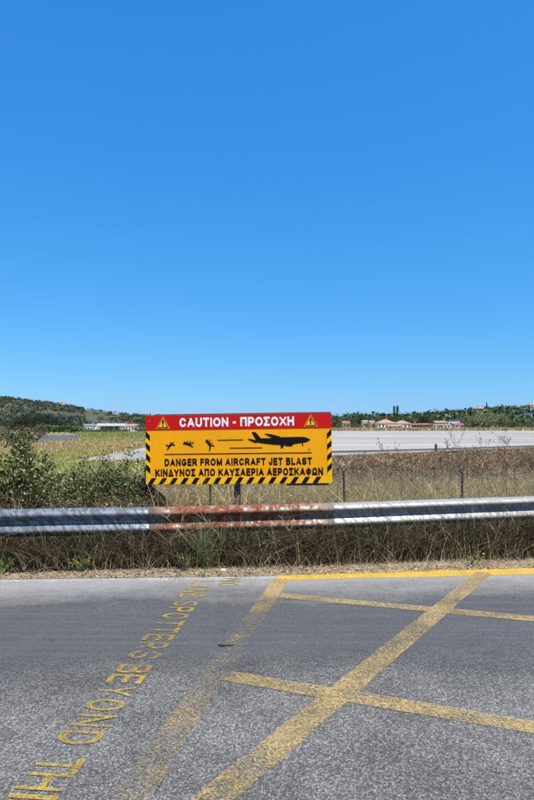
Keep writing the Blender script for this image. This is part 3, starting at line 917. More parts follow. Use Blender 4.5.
# --- dry grass behind the rail, rust brown weeds of the field, grass of the left field
def behind_rail():
    def tussocks(name, mat, nc, per, hr, wr, seed, spread=.07, y1=6.2):
        rg = np.random.default_rng(seed)
        cx = rg.uniform(-4.2, 9, nc); cy = rail_yv(cx) + .12 + rg.beta(1.0,1.35,nc)*y1
        k = nz(cx, cy, .8, seed); keep = k > -.35; cx, cy, k = cx[keep], cy[keep], k[keep]; m = len(cx)
        hc = rg.uniform(*hr, m)*(1+.7*k)*np.where(cy > 12, .8, 1)
        x = np.repeat(cx, per) + rg.normal(0, spread, m*per); y = np.repeat(cy, per) + rg.normal(0, spread, m*per)
        h = np.repeat(hc, per)*rg.uniform(.45,1.1,m*per)
        V, F = blades(np.stack([x,y,np.zeros(m*per)],1), h, rg.gamma(2.0,.33,m*per), rg.uniform(*wr, m*per), .65, 3, rg)
        stuff(name, V, F, M[mat])
    tussocks('dry_grass', 'dry_grass', 1500, 26, (.32,.78), (.006,.016), 31)
    tussocks('pale_straw', 'scrub_pale', 620, 22, (.38,.85), (.005,.014), 32)
    tussocks('brown_stalks', 'scrub', 300, 24, (.25,.60), (.006,.016), 33)
    tussocks('olive_grass', 'olive_grass', 150, 26, (.25,.60), (.007,.016), 34, .09)
    # dry seed heads and small leaves tangled in the grass
    n = 34000
    x = rng.uniform(-4, 9, n); y = rail_yv(x)+.2+rng.beta(1,1.4,n)*5.5
    z = np.abs(rng.normal(.30,.17,n))*(1+.4*nz(x,y,.9,5))
    V, F = leaves(np.stack([x,y,z],1), rng.uniform(.014,.055,n), up=.3, asp=.13)
    stuff('seed_heads', V, F, M['seed'])
    # grey stalks on the right
    n = 2600
    x = rng.uniform(.6, 8.5, n); y = rail_yv(x)+.4+rng.uniform(0,2.6,n)
    V, F = blades(np.stack([x,y,np.zeros(n)],1), rng.uniform(.3,.62,n), rng.gamma(2,.35,n), rng.uniform(.004,.008,n), .7, 5)
    stuff('grey_stalks', V, F, M['grey_stalk'])
    # rust brown weeds
    def weed_line(x): return 31.2 + np.maximum(0,(x-3.5))*.75 + np.minimum(0,(x-3.5))*.5
    for nm, mt, nc, per, sd in (('rust_brown_weeds','red_grass',3400,18,41), ('dark_weeds','scrub',700,18,42), ('straw_weeds','scrub_pale',420,16,43), ('green_weeds','olive_grass',300,18,44)):
        rg = np.random.default_rng(sd)
        cy = 12.5 + rg.random(nc)**.75*31; cx = rg.uniform(-6,26,nc)*(cy/30)
        keep = cy < weed_line(cx) - 1.2; cx, cy = cx[keep], cy[keep]; m = len(cx)
        hc = rg.uniform(.14,.42,m)*(1+.6*nz(cx,cy,.7,sd))*np.clip((weed_line(cx)-cy)/9, .18, 1)
        x = np.repeat(cx,per)+rg.normal(0,.16,m*per); y = np.repeat(cy,per)+rg.normal(0,.16,m*per)
        V, F = blades(np.stack([x,y,np.full(m*per,-.03)],1), np.repeat(hc,per)*rg.uniform(.4,1.1,m*per), rg.gamma(2,.42,m*per), rg.uniform(.018,.05,m*per), .55, 2, rg)
        stuff(nm, V, F, M[mt])
    n = 60000
    n = 34000; q = rng.random(n)**.75
    y = 13.0 + q*30; x = rng.uniform(-6, 26, n)*(y/30)
    near = 31.2 + np.maximum(0,(x-3.5))*.75 + np.minimum(0,(x-3.5))*.5
    keep = y < near - .4
    x, y = x[keep], y[keep]; n = len(x)
    k = nz(x,y,1.1,3)
    z = np.clip(rng.normal(.17,.07,n)*(1+.9*k)*np.clip((near[keep]-y)/9, .15, 1), -.02, .5)
    V, F = leaves(np.stack([x,y,z],1), rng.uniform(.04,.13,n)*(y/22), up=.6, asp=.15)
    stuff('weed_heads', V, F, M['red_heads'])
    # tussocks by the runway edge
    n = 5000
    x = rng.uniform(2, 24, n); y = 31.2 + np.maximum(0,(x-3.5))*.75 - np.abs(rng.normal(0,.9,n)) - .2
    k = nz(x,y,.6,7); keep = k > .08; x,y = x[keep],y[keep]; n=len(x)
    V, F = blades(np.stack([x,y,np.full(n,-.03)],1), rng.uniform(.06,.24,n), rng.gamma(2,.25,n), rng.uniform(.015,.04,n), .5, 2)
    stuff('edge_tussocks', V, F, M['green_grass'])
    # left field
    n = 60000
    y = 11 + rng.random(n)**1.3*85; x = -rng.uniform(.08,.62,n)*y
    keep = (x < -8.9 - .0*y) | (y < 25.5 + .49*(x+8.6))
    x, y = x[keep], y[keep]; n = len(x)
    V, F = blades(np.stack([x,y,np.full(n,-.045)],1), rng.uniform(.08,.24,n)*(1+.5*nz(x,y,.15,3)), rng.gamma(2,.3,n), .012+y*.0016*rng.uniform(.5,1.4,n), .5, 2)
    P1 = (V, F)
    n = 50000
    y = 12 + rng.random(n)**1.3*84; x = -rng.uniform(.08,.62,n)*y
    keep = (x < -8.9) | (y < 25.5 + .49*(x+8.6)); x, y = x[keep], y[keep]; n = len(x)
    P2 = leaves(np.stack([x,y,np.abs(rng.normal(.07,.05,n))],1), (.02+y*.0028)*rng.uniform(.5,1.4,n), up=1.0, asp=.13)
    V, F = merge([P1, P2])
    c = V[F[:,0]]
    k = nz(c[:,0], c[:,1], .09, 6) + .35*nz(c[:,0], c[:,1], .35, 2) + np.interp(c[:,1], [12,24,36,44,58,70,100], [.45,.35,.05,-.45,-.35,.25,.30])
    k = k + np.random.default_rng(5).normal(0,.12,len(k))
    # blades keep all their faces in one lot
    stuff('field_grass', V, F[k < .06], M['field_grass']); stuff('green_field_grass', V, F[k >= .06], M['field_green'])
    n = 14000
    y = rng.uniform(72,118,n); lo = (75-CX)/FPX*y; hi = (225-CX)/FPX*y
    x = lo + rng.random(n)*(hi-lo)
    V, F = blades(np.stack([x,y,np.full(n,-.045)],1), rng.uniform(.22,.48,n)*(1+.4*nz(x,y,.1,2)), rng.gamma(2,.15,n), rng.uniform(.10,.22,n), .5, 2)
    stuff('green_reeds', V, F, M['reed'])
    # far strip beyond the runway
    n = 26000
    x = rng.uniform(-20, 260, n); y = np.maximum(168, 163+(x-20)*.165) + rng.beta(1,1.6,n)*90
    V, F = blades(np.stack([x,y,np.full(n,-.045)],1), rng.uniform(.3,.9,n), rng.gamma(2,.2,n), rng.uniform(.3,.7,n), .5, 2)
    stuff('far_grass', V, F, M['field_grass'])
behind_rail()

# --- bramble bushes on the left
def bramble(px0, px1, ptop, Y, depth, label, nl, seed, leaf=.055, ybase=.30):
    rg = np.random.default_rng(seed)
    cx = ((px0+px1)/2-CX)*Y/FPX; hw = (px1-px0)/2*Y/FPX; top = EYE-(ptop-HY)*Y/FPX
    root = empty('bramble_bush', (cx, Y, 0))
    tag(root, label, 'bush')
    # stems: arching canes
    S = MB(); tips = []
    ns = int(26*max(1, hw*1.3))
    for i in range(ns):
        bx = rg.uniform(-hw,hw)*.85; by = rg.uniform(-depth,depth)*.7
        hh = top*rg.uniform(.55,1.05)*(1-.30*(abs(bx)/hw)**2)
        dx = rg.normal(0,.28); dy = rg.normal(0,.22)
        pts = [Vector((bx + dx*q*q*hh*1.2 + .03*rg.normal(), by + dy*q*q*hh + .03*rg.normal(), hh*(q - .12*q*q*abs(dx)))) for q in np.linspace(0,1,6)]
        S.tube(pts, [.008,.007,.006,.005,.004,.003], 4)
        tips.append(pts)
        for k in range(3):
            j = rg.integers(2,6); p = pts[j]
            e = p + Vector((rg.normal(0,.14), rg.normal(0,.12), rg.uniform(.0,.16)))
            S.tube([p, (p+e)/2+Vector((0,0,.02)), e], [.004,.003,.002], 3); tips.append([p,(p+e)/2,e])
    S.build('stems', M['twig'], root)
    # leaves in clumps along the canes
    C = []
    m = nl//len(tips)
    for pts in tips:
        P = np.array([list(p) for p in pts])
        q = rg.random(m)**.7*(len(P)-1); i = np.clip(q.astype(int),0,len(P)-2); f = (q-i)[:,None]
        C.append(P[i]*(1-f)+P[i+1]*f + rg.normal(0,.055,(m,3)))
    C = np.concatenate(C); C = C[C[:,2] > .05]
    V, F = leaves(C, rg.uniform(.4,1.25,len(C))*leaf, rg, .5, 1.0, .30)
    o = link('foliage', np_mesh('foliage', V, F), M['bramble'], root)
    # dead lower twigs
    n = 2600
    b = np.stack([rg.uniform(-hw,hw,n), rg.uniform(-depth*1.2,depth,n), rg.uniform(0,top*.40,n)],1)
    V, F = blades(b, rg.uniform(.1,.45,n)*min(1,top), rg.gamma(2,.45,n), rg.uniform(.004,.01,n), .6, 3, rg)
    link('dead_twigs', np_mesh('dead_twigs', V, F), M['twig'], root)
    return root
bramble(-45, 36, 429, 8.5, .5, 'tallest yellow green bramble bush at the left edge, behind the guardrail', 15000, 1, .056)
bramble(22, 80, 470, 8.3, .45, 'low bramble bush with brown dead twigs, between the tall bush and the leafy one', 6500, 2, .045)
bramble(62, 122, 462, 8.6, .45, 'leafy olive bramble bush behind the blue grey rail', 9500, 3, .045)
bramble(98, 144, 460, 8.75, .30, 'dense green bramble bush touching the left edge of the sign', 8500, 4, .042)
bramble(108, 141, 489, 7.85, .15, 'lowest bramble bush, before the black triangle under the sign', 1900, 6, .038)
bramble(-130, -40, 440, 8.4, .5, 'bramble bush outside the left edge of the photo, beside the tallest one', 3000, 5)

# --- single plants at the foot of the rail
def tuft(name, loc, n, h, wd, lean, mat, label, cat, seed, spread=.10):
    rg = np.random.default_rng(seed)
    r = np.abs(rg.normal(0,spread,n)); th = rg.uniform(0,6.28,n)
    b = np.stack([r*np.cos(th), r*np.sin(th)*.7, np.zeros(n)],1)
    V, F = blades(b, h*rg.uniform(.45,1.1,n), rg.gamma(2,lean/2,n), rg.uniform(.6,1.4,n)*wd, .6, 4, rg)
    o = link(name, np_mesh(name, V, F), mat, loc=loc)
    return tag(o, label, cat)
c = G(205, 572); tuft('grass_tuft', (c.x, c.y+.06, .02), 150, .62, .008, .28, M['green_grass'], 'tall blue green grass tuft growing in front of the rusty rail', 'grass tuft', 11, .07)
c = G(190, 571); tuft('grass_tuft', (c.x-.1, c.y+.18, .02), 50, .62, .006, .8, M['scrub_pale'], 'pale arching dry grass tuft beside the tall green one', 'grass tuft', 12, .06)
c = G(203, 577.5); tuft('grass_tuft', (c.x, c.y, .008), 22, .07, .006, .8, M['sprig'], 'tiny green tuft growing through the white edge line', 'grass tuft', 13, .015)

def sprig(loc, h, w_, nl, label, seed, mat='sprig', leaf=.035):
    rg = np.random.default_rng(seed)
    root = empty('green_weed', loc); tag(root, label, 'weed')
    S = MB(); C = []
    for i in range(7):
        e = Vector((rg.normal(0,w_*.5), rg.normal(0,w_*.3), h*rg.uniform(.6,1.0)))
        pts = [Vector((0,0,0)), e*.5+Vector((0,0,h*.1)), e]; S.tube(pts, [.004,.003,.002], 4)
        P = np.array([list(p) for p in pts]); m = nl//7
        q = rg.random(m)*2; k = np.clip(q.astype(int),0,1); f = (q-k)[:,None]
        C.append(P[k]*(1-f)+P[k+1]*f + rg.normal(0,.02,(m,3)))
    S.build('stems', M['green_grass'], root)
    C = np.concatenate(C); V, F = leaves(C, rg.uniform(.5,1.2,len(C))*leaf, rg, .6)
    link('foliage', np_mesh('foliage', V, F), M[mat], root)
c = G(250, 566); sprig((c.x, c.y-.04, .03), .30, .30, 160, 'yellow green leafy weed right of the tall grass tuft', 21)
c = G(238, 552); sprig((c.x, c.y-.5, .10), .38, .22, 90, 'small green weed reaching the rusty rail above the pale stone', 24)
c = G(88, 573); sprig((c.x, c.y-.04, .03), .17, .22, 110, 'small bright green weed in the scrub below the blue grey rail', 22)
c = G(4, 575); sprig((c.x, c.y-.04, .03), .16, .20, 110, 'small dark green weed at the left end of the verge', 23)
c = G(205-18, 572); sprig((c.x, c.y-.04, .03), .2, .15, 60, 'sparse green weed left of the tall grass tuft', 25)
c = G(470, 567); sprig((c.x, c.y-.04, .03), .15, .18, 70, 'low olive weed on the verge near the right end of the yellow line', 26, 'green_grass')

# dead twig on the verge
mb = MB(); c = G(40, 575.5)
mb.tube([(-.13,-.06,.008),(-.05,-.01,.03),(.04,.04,.06),(.14,.07,.065)], [.006,.007,.006,.003], 5)
mb.tube([(-.05,-.01,.03),(.02,-.03,.03),(.07,-.03,.05)], [.005,.004,.002], 5)
mb.tube([(.04,.04,.06),(.03,.08,.10)], [.004,.002], 5)
tag(mb.build('dead_twig', M['twig'], loc=(c.x,c.y,.01)), 'forked dead twig lying at the road edge on the left', 'twig')

# dry stalks leaning over the rail, tall thistles behind
def stalk(px, Y, ptop, lean, label, seed, mat='scrub_pale', branch=6, group=None):
    rg = np.random.default_rng(seed)
    X = (px-CX)*Y/FPX; h = EYE-(ptop-HY)*Y/FPX
    mb = MB()
    pts = [Vector((lean*q*q*h + .012*rg.normal(), .01*rg.normal(), h*q)) for q in np.linspace(0,1,7)]
    k = max(1, Y/9)
    mb.tube(pts, [.006*k,.006*k,.005*k,.005*k,.004*k,.003*k,.0025*k], 4)
    for i in range(branch):
        j = int(rg.integers(3,6)); p = pts[j]; L = h*rg.uniform(.10,.26); sx = rg.choice([-1,1])
        e = p + Vector((sx*L*rg.uniform(.4,.8), rg.normal(0,.3)*L, L))
        mb.tube([p, p.lerp(e,.5)+Vector((sx*L*.12,0,0)), e], [.003*k,.0026*k,.002*k], 3)
        for s in range(2):
            q = e + Vector((rg.normal(0,.25)*L, rg.normal(0,.25)*L, rg.uniform(.1,.35)*L)); mb.tube([p.lerp(e,.6), q], [.002*k,.0016*k], 3)
            mb.tube([q-Vector((0,0,.008*k)), q+Vector((0,0,.014*k))], [.006*k,.003*k], 4)
    o = mb.build('dry_stalk', M[mat], loc=(X,Y,0))
    tag(o, label, 'dry plant', group)
for i, (px, Y, pt) in enumerate(((450,11.5,441),(462,12.5,434),(482,12,440),(508,11.5,436),(516,12.5,438),(443,13,447))):
    stalk(px, Y, pt, random.uniform(-.15,.15), 'tall thin branched dry stalk standing before the runway on the right', 40+i, 'twig', 7, 'branched stalks before the runway')
for i, (px, Y, pt) in enumerate(((384,13,446),(404,13.5,450),(360,13,451),(420,12.5,452))):
    stalk(px, Y, pt, random.uniform(-.2,.2), 'short thin dry stalk just right of the sign, before the runway', 50+i, 'twig', 3, 'short stalks right of the sign')
stalk(86, 8.1, 446, .22, 'bare dark cane leaning up above the low bramble bushes', 60, 'twig', 2)
for i, (px, Y, pt, ln) in enumerate(((228,6.75,512,-.6),(196,6.7,508,-.7),(300,6.95,515,-.45))):
    stalk(px, Y, pt, ln, ('dry stalk leaning left across the rusty rail', 'dry stalk leaning over the left end of the rusty rail', 'thin dry stalk before the right end of the rusty rail')[i], 63+i, 'scrub_pale', 3)

# ------------------------------------------------------------------ terrain beyond
def crest_fn(tab):
    xs = [p[0] for p in tab]; ys = [p[1] for p in tab]
    return lambda px: float(np.interp(px, xs, ys))
def hill(name, crest, Yf, Yc, Yb, pxr, mat, nx=150, ny=26, rough=.06):
    V = []; F = []
    for i in range(nx+1):
        px = pxr[0] + (pxr[1]-pxr[0])*i/nx
        zc = EYE + (HY-crest(px))*Yc/FPX
        for j in range(ny+1):
            q = j/ny; Y = Yf + q*(Yb-Yf)
            t_ = (Y-Yf)/(Yc-Yf)
            s = t_*t_*(3-2*t_) if t_ < 1 else 1-.75*((Y-Yc)/(Yb-Yc))**1.5
            X = (px-CX)*Y/FPX
            z = zc*s*(1 + rough*mnoise.noise((X*.008, Y*.008, 2))*(1 if t_ < 1 else .3)) - .3
            V.append((X, Y, z))
    for i in range(nx):
        for j in range(ny):
            a = i*(ny+1)+j; F.append((a, a+ny+1, a+ny+2, a+1))
    me = np_mesh(name, V, F, True)
    return tag(link(name, me, mat), kind='structure'), np.array(V).reshape(nx+1, ny+1, 3)
cl = crest_fn([(-900,350),(-300,372),(-100,386),(0,398),(30,402),(60,406),(100,412),(145,417),(250,421),(420,424.5)])
hl_o, HL = hill('hill', cl, 430, 900, 1400, (-900,430), M['hill'])
cr = crest_fn([(230,424),(333,421),(400,420),(430,417.5),(480,414),(534,411),(700,404),(1000,396)])
hr_o, HR = hill('hill', cr, 300, 560, 900, (225,1000), M['hill_green'])

def clumps(name, HG, n, pxr, jmax, csize, per, lsize, mat, mask=None, seed=3):
    """bushes and small trees scattered over a hillside as one mass"""
    rg = np.random.default_rng(seed)
    nx, ny = HG.shape[0]-1, HG.shape[1]-1
    out = []
    u = rg.uniform(pxr[0],pxr[1],n)*nx; v = rg.uniform(.03,jmax,n)*ny
    i = np.clip(u.astype(int),0,nx-1); j = np.clip(v.astype(int),0,ny-1); fu = (u-i)[:,None]; fv = (v-j)[:,None]
    P = (HG[i,j]*(1-fu)+HG[i+1,j]*fu)*(1-fv) + (HG[i,j+1]*(1-fu)+HG[i+1,j+1]*fu)*fv
    if mask is not None:
        k = nz(P[:,0], P[:,1], mask[0], 4) > mask[1]; P = P[k]
    if name == 'hill_scrub':
        pp = CX + FPX*P[:,0]/P[:,1]; bare = (pp > 84) & (pp < 132) & (nz(P[:,0], P[:,1], .016, 9) > -.12); P = P[~bare]
    n = len(P)
    s = rg.uniform(.6,1.5,n)*csize
    d = rg.normal(size=(n,per,3)); d /= np.linalg.norm(d,axis=2)[:,:,None]; d *= rg.random((n,per,1))**.35
    d[:,:,2] = np.abs(d[:,:,2])*1.1 + .1
    C = P[:,None,:] + d*s[:,None,None]*np.array([1,1,1.0])
    V, F = leaves(C.reshape(-1,3), np.repeat(s,per)*lsize*rg.uniform(.6,1.3,n*per), rg, .5)
    stuff(name, V, F, mat)
clumps('hill_scrub', HL, 10500, (.42,1.0), .62, 2.6, 16, .62, M['hill_scrub'], (.011,-.22))
clumps('hillside_wood', HR, 1500, (0.05,.75), .58, 4.2, 26, .42, M['tree_mid'], None, 5)
clumps('hillside_wood', HR, 700, (0.05,.75), .58, 4.6, 26, .42, M['tree_dark'], None, 6)

# ------------------------------------------------------------------ trees
def tree_meshes(kind, seed):
    """unit tree, 1 m tall: trunk mesh and crown mesh"""
    rg = np.random.default_rng(seed)
    T = MB()
    if kind == 'cypress':
        T.tube([(0,0,0),(0,0,.5),(0,0,.9)], [.022,.015,.004], 6)
        q = rg.random(700)**.8; r = .085*np.sin(np.clip(q,0,1)**.6*math.pi*.93+.15)*rg.random(700)**.4; th = rg.uniform(0,6.28,700)
        C = np.stack([r*np.cos(th), r*np.sin(th), .08+q*.92],1); sz = rg.uniform(.03,.06,700)
    elif kind == 'tallpine':
        T.tube([(0,0,0),(.01,0,.5),(0,0,.97)], [.02,.014,.004], 6)
        C = []
        for z in np.linspace(.22,.97,20):
            m = 40; rr = (.10*(1.05-z)+.05)*rg.uniform(.7,1.2); th = rg.uniform(0,6.28,m); r = rr*rg.random(m)**.6
            C.append(np.stack([r*np.cos(th), r*np.sin(th), z+rg.normal(0,.012,m)-.1*r],1))
        C = np.concatenate(C); sz = rg.uniform(.03,.055,len(C))
    else:
        spread = {'round': .40, 'wide': .55, 'shrub': .60}[kind]; z0 = {'round': .28, 'wide': .24, 'shrub': .08}[kind]
        fork = Vector((rg.normal(0,.03), rg.normal(0,.03), z0+.10))
        T.tube([(0,0,-.02),(.01,0,z0*.5),fork], [.040,.030,.024], 7)
        nc = 10; C = []; sz = []
        for k in range(nc):
            th = 6.28*k/nc + rg.normal(0,.3); rr = spread*rg.uniform(.25,.78) if k else 0
            c = Vector((rr*math.cos(th), rr*math.sin(th), z0 + (1-z0)*rg.uniform(.30,.80)*(1-.35*(rr/spread)**2)))
            T.tube([fork, fork.lerp(c,.55)+Vector((0,0,-.02)), c], [.017,.010,.004], 5)
            m = 190; d = rg.normal(size=(m,3)); d /= np.linalg.norm(d,axis=1)[:,None]; d *= (rg.random((m,1))**.4)
            cr_ = rg.uniform(.15,.23)
            C.append(np.array(c) + d*np.array([cr_*1.1,cr_*1.1,cr_*.85])); sz.append(rg.uniform(.022,.052,m))
        C = np.concatenate(C); sz = np.concatenate(sz)
        C[:,2] = np.clip(C[:,2], z0*.6, 1.02)
    V, F = leaves(C, sz, rg, .5)
    cm = np_mesh('crown', V, F)
    tm = bpy.data.meshes.new('trunk'); tm.from_pydata(T.v, [], T.f); tm.update()
    tm.materials.append(M['bark'])
    return tm, cm
TREES = {}
for kind in ('round','wide','shrub','cypress','tallpine'):
    for s in range(3 if kind in ('round','wide') else 2):
        for mat in {'round':('tree_dark','tree_mid'), 'wide':('tree_dark','tree_mid','tree_olive','tree_black'), 'shrub':('tree_brown','tree_mid','tree_dark'), 'cypress':('tree_dark',), 'tallpine':('tree_dark',)}[kind]:
            tm, cm = tree_meshes(kind, 100+s)
            cm.materials.append(M[mat]); TREES[(kind,mat,s)] = (tm, cm)
def put_tree(name, kind, mat, X, Y, h, wf, label, group=None, z=None, cat='tree'):
    vs = [k for k in TREES if k[0]==kind and k[1]==mat]
    tm, cm = TREES[random.choice(vs)]
    r = empty(name, (X,Y,-.06 if z is None else z), random.uniform(0,6.28))
    r.scale = (h*wf, h*wf, h)
    tag(r, label, cat, group)
    link('trunk', tm, None, r); link('crown', cm, None, r)
    return r
def tree_px(name, kind, mat, px, ptop, Y, wf, label, group=None, z=None, cat='tree'):
    h = EYE-(ptop-HY)*Y/FPX - (z if z is not None else -.06)
    return put_tree(name, kind, mat, (px-CX)*Y/FPX, Y, h, wf, label, group, z, cat)
def hz(px, Y):
    """height of the right hill's ground"""
    t_ = max(0,(Y-300)/260); s = min(1,t_*t_*(3-2*t_)); return max(-.06,(EYE+(HY-cr(px))*560/FPX)*s-.3)

# row beyond the runway, right
row_lab = 'dark rounded tree in the row beyond the runway, right of the sign'
for px, pt, wf in ((337,416,.8),(344,418,1.0),(352,415.5,.9),(359,413.5,.9),(363,411.5,.95),(369,414,.9),(377,416.5,1.0),(384,414.5,.9),(392,414,1),(401,416,1),(409,415,1),(418,413,.9),(425,412,.9),(433,414,1)):
    tree_px('broadleaf_tree', random.choice(('round','wide')), 'tree_dark', px, pt, random.uniform(300,335), wf, row_lab, 'dark trees beyond the runway, right of the sign')
row_lab = 'mid green bushy tree low in front of the houses beyond the runway'
for px, pt, wf in ((340,422,1.3),(347,423,1.3),(356,421.5,1.3),(367,422,1.2),(373,424,1.4),(421,423.5,1.4),(431,423,1.3),(463,424.5,1.3),(470,423,1.2),(441,424.8,1.5)):
    tree_px('bushy_tree', 'shrub', 'tree_mid', px, pt, random.uniform(255,285), wf, row_lab, 'low green trees before the houses')
for px, pt in ((508,419),(519,421),(528,420),(536,418),(545,417),(556,419)):
    tree_px('bushy_tree', 'shrub', 'tree_mid', px, pt, random.uniform(255,285), 1.0, 'mid green bushy tree right of the big grey green trees', 'low green trees at the right end')
tree_px('big_tree', 'wide', 'tree_olive', 473, 414, 262, .95, 'leftmost and lowest of the three big grey green trees beyond the runway')
tree_px('big_tree', 'wide', 'tree_olive', 484, 409.5, 258, .95, 'middle and largest of the three big grey green trees beyond the runway')
tree_px('big_tree', 'wide', 'tree_olive', 500, 411.5, 264, 1.0, 'rightmost of the three big grey green trees beyond the runway')
tree_px('cypress', 'tallpine', 'tree_dark', 394.3, 405.8, 330, .8, 'left and slightly shorter of the two tall slender conifers rising above the skyline')
tree_px('cypress', 'tallpine', 'tree_dark', 397.6, 405.2, 330, .8, 'right and taller of the two tall slender conifers rising above the skyline')
tree_px('cypress', 'cypress', 'tree_dark', 487, 402, 520, 1.0, 'small dark pointed tree on the ridge beside the red roofed house', None, hz(487,520))
lab = 'dark rounded tree on the ridge skyline at the right'
for px, pt in ((433,411),(440,410.5),(447,409.5),(455,409),(463,408.2),(471,408),(493,405.5),(500,405),(507,404.5),(515,404.5),(523,404.8),(531,405),(540,403),(550,402),(420,412.5),(411,413.5)):
    Y = random.uniform(500,545)
    tree_px('broadleaf_tree', random.choice(('round','wide')), random.choice(('tree_dark','tree_mid')), px, pt+random.uniform(-.6,.6), Y, 1.1, lab, 'trees on the ridge skyline', hz(px,Y))
# left: dark trees before the hill
lab = 'very dark tree in the clump at the foot of the left hill'
for px, pt in ((8,420),(14,417),(20,415),(25,413),(30,411.5),(34,412.5),(39,411),(44,410.5),(49,411.5),(54,412.5),(59,414.5),(65,419)):
    tree_px('broadleaf_tree', 'wide', 'tree_black', px, pt, random.uniform(215,245), 1.0, lab, 'dark trees at the foot of the hill', -3.1)
tree_px('brown_shrub', 'shrub', 'tree_brown', 37, 418.5, 52, .95, 'rust brown shrub standing left of the grey slat fence', cat='shrub')
tree_px('brown_shrub', 'shrub', 'tree_brown', 12, 420, 46, 1.1, 'wide rust brown shrub behind the tallest bramble bush', cat='shrub')
lab = 'low mid green tree beside the airport buildings under the hill'
for px, pt in ((75,424),(81,425),(139,423),(143,421),(122,426.5),(72,422)):
    tree_px('bushy_tree', 'shrub', 'tree_mid', px, pt, 300 if px > 130 else 280, 1.1, lab, 'low trees beside the airport buildings', -3.2)
tree_px('small_bush', 'shrub', 'tree_mid', 121.5, 433.5, 78, 1.2, 'small round green bush standing in the bright green reeds', cat='shrub')

# hedge before the buildings
def hedge():
    rg = np.random.default_rng(8); n = 9000
    q = rg.random(n); px = 36 + q*92; Y = 142 + 12*q + rg.normal(0,.9,n)
    X = (px-CX)*Y/FPX
    h = np.interp(px, [36,70,84,128], [1.7,1.5,.42,.32])*(1 + .2*nz(X, Y, .25, 2))
    z = rg.random(n)**.7*h
    V, F = leaves(np.stack([X-(-40),Y-148,z],1), rg.uniform(.25,.5,n), rg, .5)
    root = empty('hedge', (-40,148,-.05)); tag(root, 'long low green hedge before the airport buildings on the left', 'hedge')
    link('foliage', np_mesh('foliage', V, F), M['hedge'], root)
hedge()

# grey slat fence in the left field
def slat_fence():
    a = G(22,443.2); b = G(78,440.2)
    root = empty('slat_fence', (a.x, a.y, -.045)); tag(root, 'low blue grey slat fence in the field on the left', 'fence')
    d = b-a; L = d.length; rz = math.atan2(d.y,d.x); root.rotation_euler = (0,0,rz)
    mb = MB(); n = int(L/.16)
    for i in range(n):
        x = L*i/n; hh = .60+random.uniform(-.03,.03)
        mb.box((x,-.012,.03), (x+.085,.012,hh))
    mb.build('slats', plain('blue grey boards', (.17,.20,.26), .6, 0, .5, 3), root)
    mb = MB(); mb.box((0,.014,.14),(L,.05,.20)); mb.box((0,.014,.44),(L,.05,.50)); mb.build('rails', M['grey_metal'], root)
    for i in range(9):
        x = L*i/8; MB().box((x-.04,.053,-.2),(x+.04,.13,.66)).build('post', M['grey_metal'], root)
slat_fence()

# runway marker post
c = G(436,451.5)
r_ = empty('marker_post', (c.x,c.y-.02,.0)); tag(r_, 'short black marker post on the kerb of the runway', 'post')
MB().tube([(0,0,-.05),(0,0,.40)], [.075,.075], 10).build('stake', M['dark_metal'], r_)
MB().tube([(0,0,.402),(0,0,.46)], [.085,.06], 10).build('cap', M['kerbdark'], r_)

# ------------------------------------------------------------------ buildings
def house(label, px0, px1, pbase, peave, ptop, Y, wall, roof, kind='hip', depth=8, nwin=3, z=None, cat='house', rz=0, door=True, name='house'):
    s = Y/FPX; W = (px1-px0)*s
    zb = (EYE-(pbase-HY)*s) if z is None else z
    he = EYE-(peave-HY)*s - zb; ht = EYE-(ptop-HY)*s - zb
    root = empty(name, ((px0-CX)*s + W/2, Y, zb), rz); tag(root, label, cat)
    MB().box((-W/2,0,-1.5),(W/2,depth,he)).build('wall', M[wall], root)
    o = .35
    if kind == 'flat':
        MB().box((-W/2-.2,-.2,he+.002),(W/2+.2,depth+.2,he+max(.25,ht-he))).build('roof', M[roof], root)
    else:
        ri = min(W/2-.3, depth/2) if kind == 'hip' else 0
        x0,x1,y0,y1 = -W/2-o, W/2+o, -o, depth+o
        v = [(x0,y0,he+.01),(x1,y0,he+.01),(x1,y1,he+.01),(x0,y1,he+.01),(x0+ri,depth/2,ht),(x1-ri,depth/2,ht)]
        MB().add(v,[(0,1,5,4),(1,2,5),(2,3,4,5),(3,0,4),(3,2,1,0)]).build('roof', M[roof], root)
    for i in range(nwin):
        x = -W/2 + W*(i+.5)/nwin; ww = min(1.3, W/nwin*.45); wh = min(1.5, he*.45); wz = he*.30
        if door and i == nwin//2:
            MB().box((x-.55,-.05,.02),(x+.55,.05,min(2.2,he*.75))).build('door', M['brown_wall'], root); continue
        wn = MB().box((x-ww/2,-.05,wz),(x+ww/2,.05,wz+wh)).build('window', M['glass'], root)
        f = .10
        MB().box((x-ww/2-f,-.09,wz-f),(x+ww/2+f,-.052,wz)).box((x-ww/2-f,-.09,wz+wh),(x+ww/2+f,-.052,wz+wh+f)).build('frame', M['plaster'], wn)
    return root
house('pink roofed white house with the higher hipped roof, beyond the runway', 378, 396, 428.5, 423.2, 419.2, 285, 'plaster', 'tile', 'hip', 9, 5)
house('pink roofed white house with the lower roof, right of the higher one', 396.5, 411, 428.5, 423.5, 420.4, 288, 'plaster', 'tile', 'hip', 8, 4)
house('low white shed before the pink roofed houses', 388, 402, 428.8, 426, 424.6, 272, 'plaster', 'tile', 'gable', 4, 3, name='shed', cat='shed')
house('cream flat roofed building with dark openings beyond the runway', 433, 451, 429.2, 424.8, 424.2, 268, 'plaster_cream', 'plaster_cream', 'flat', 8, 5, door=False, name='building', cat='building')
house('cream upper house with a pink roof behind the flat roofed building', 436, 447, 428, 422.5, 420.8, 290, 'plaster_cream', 'tile', 'gable', 7, 3, name='house')
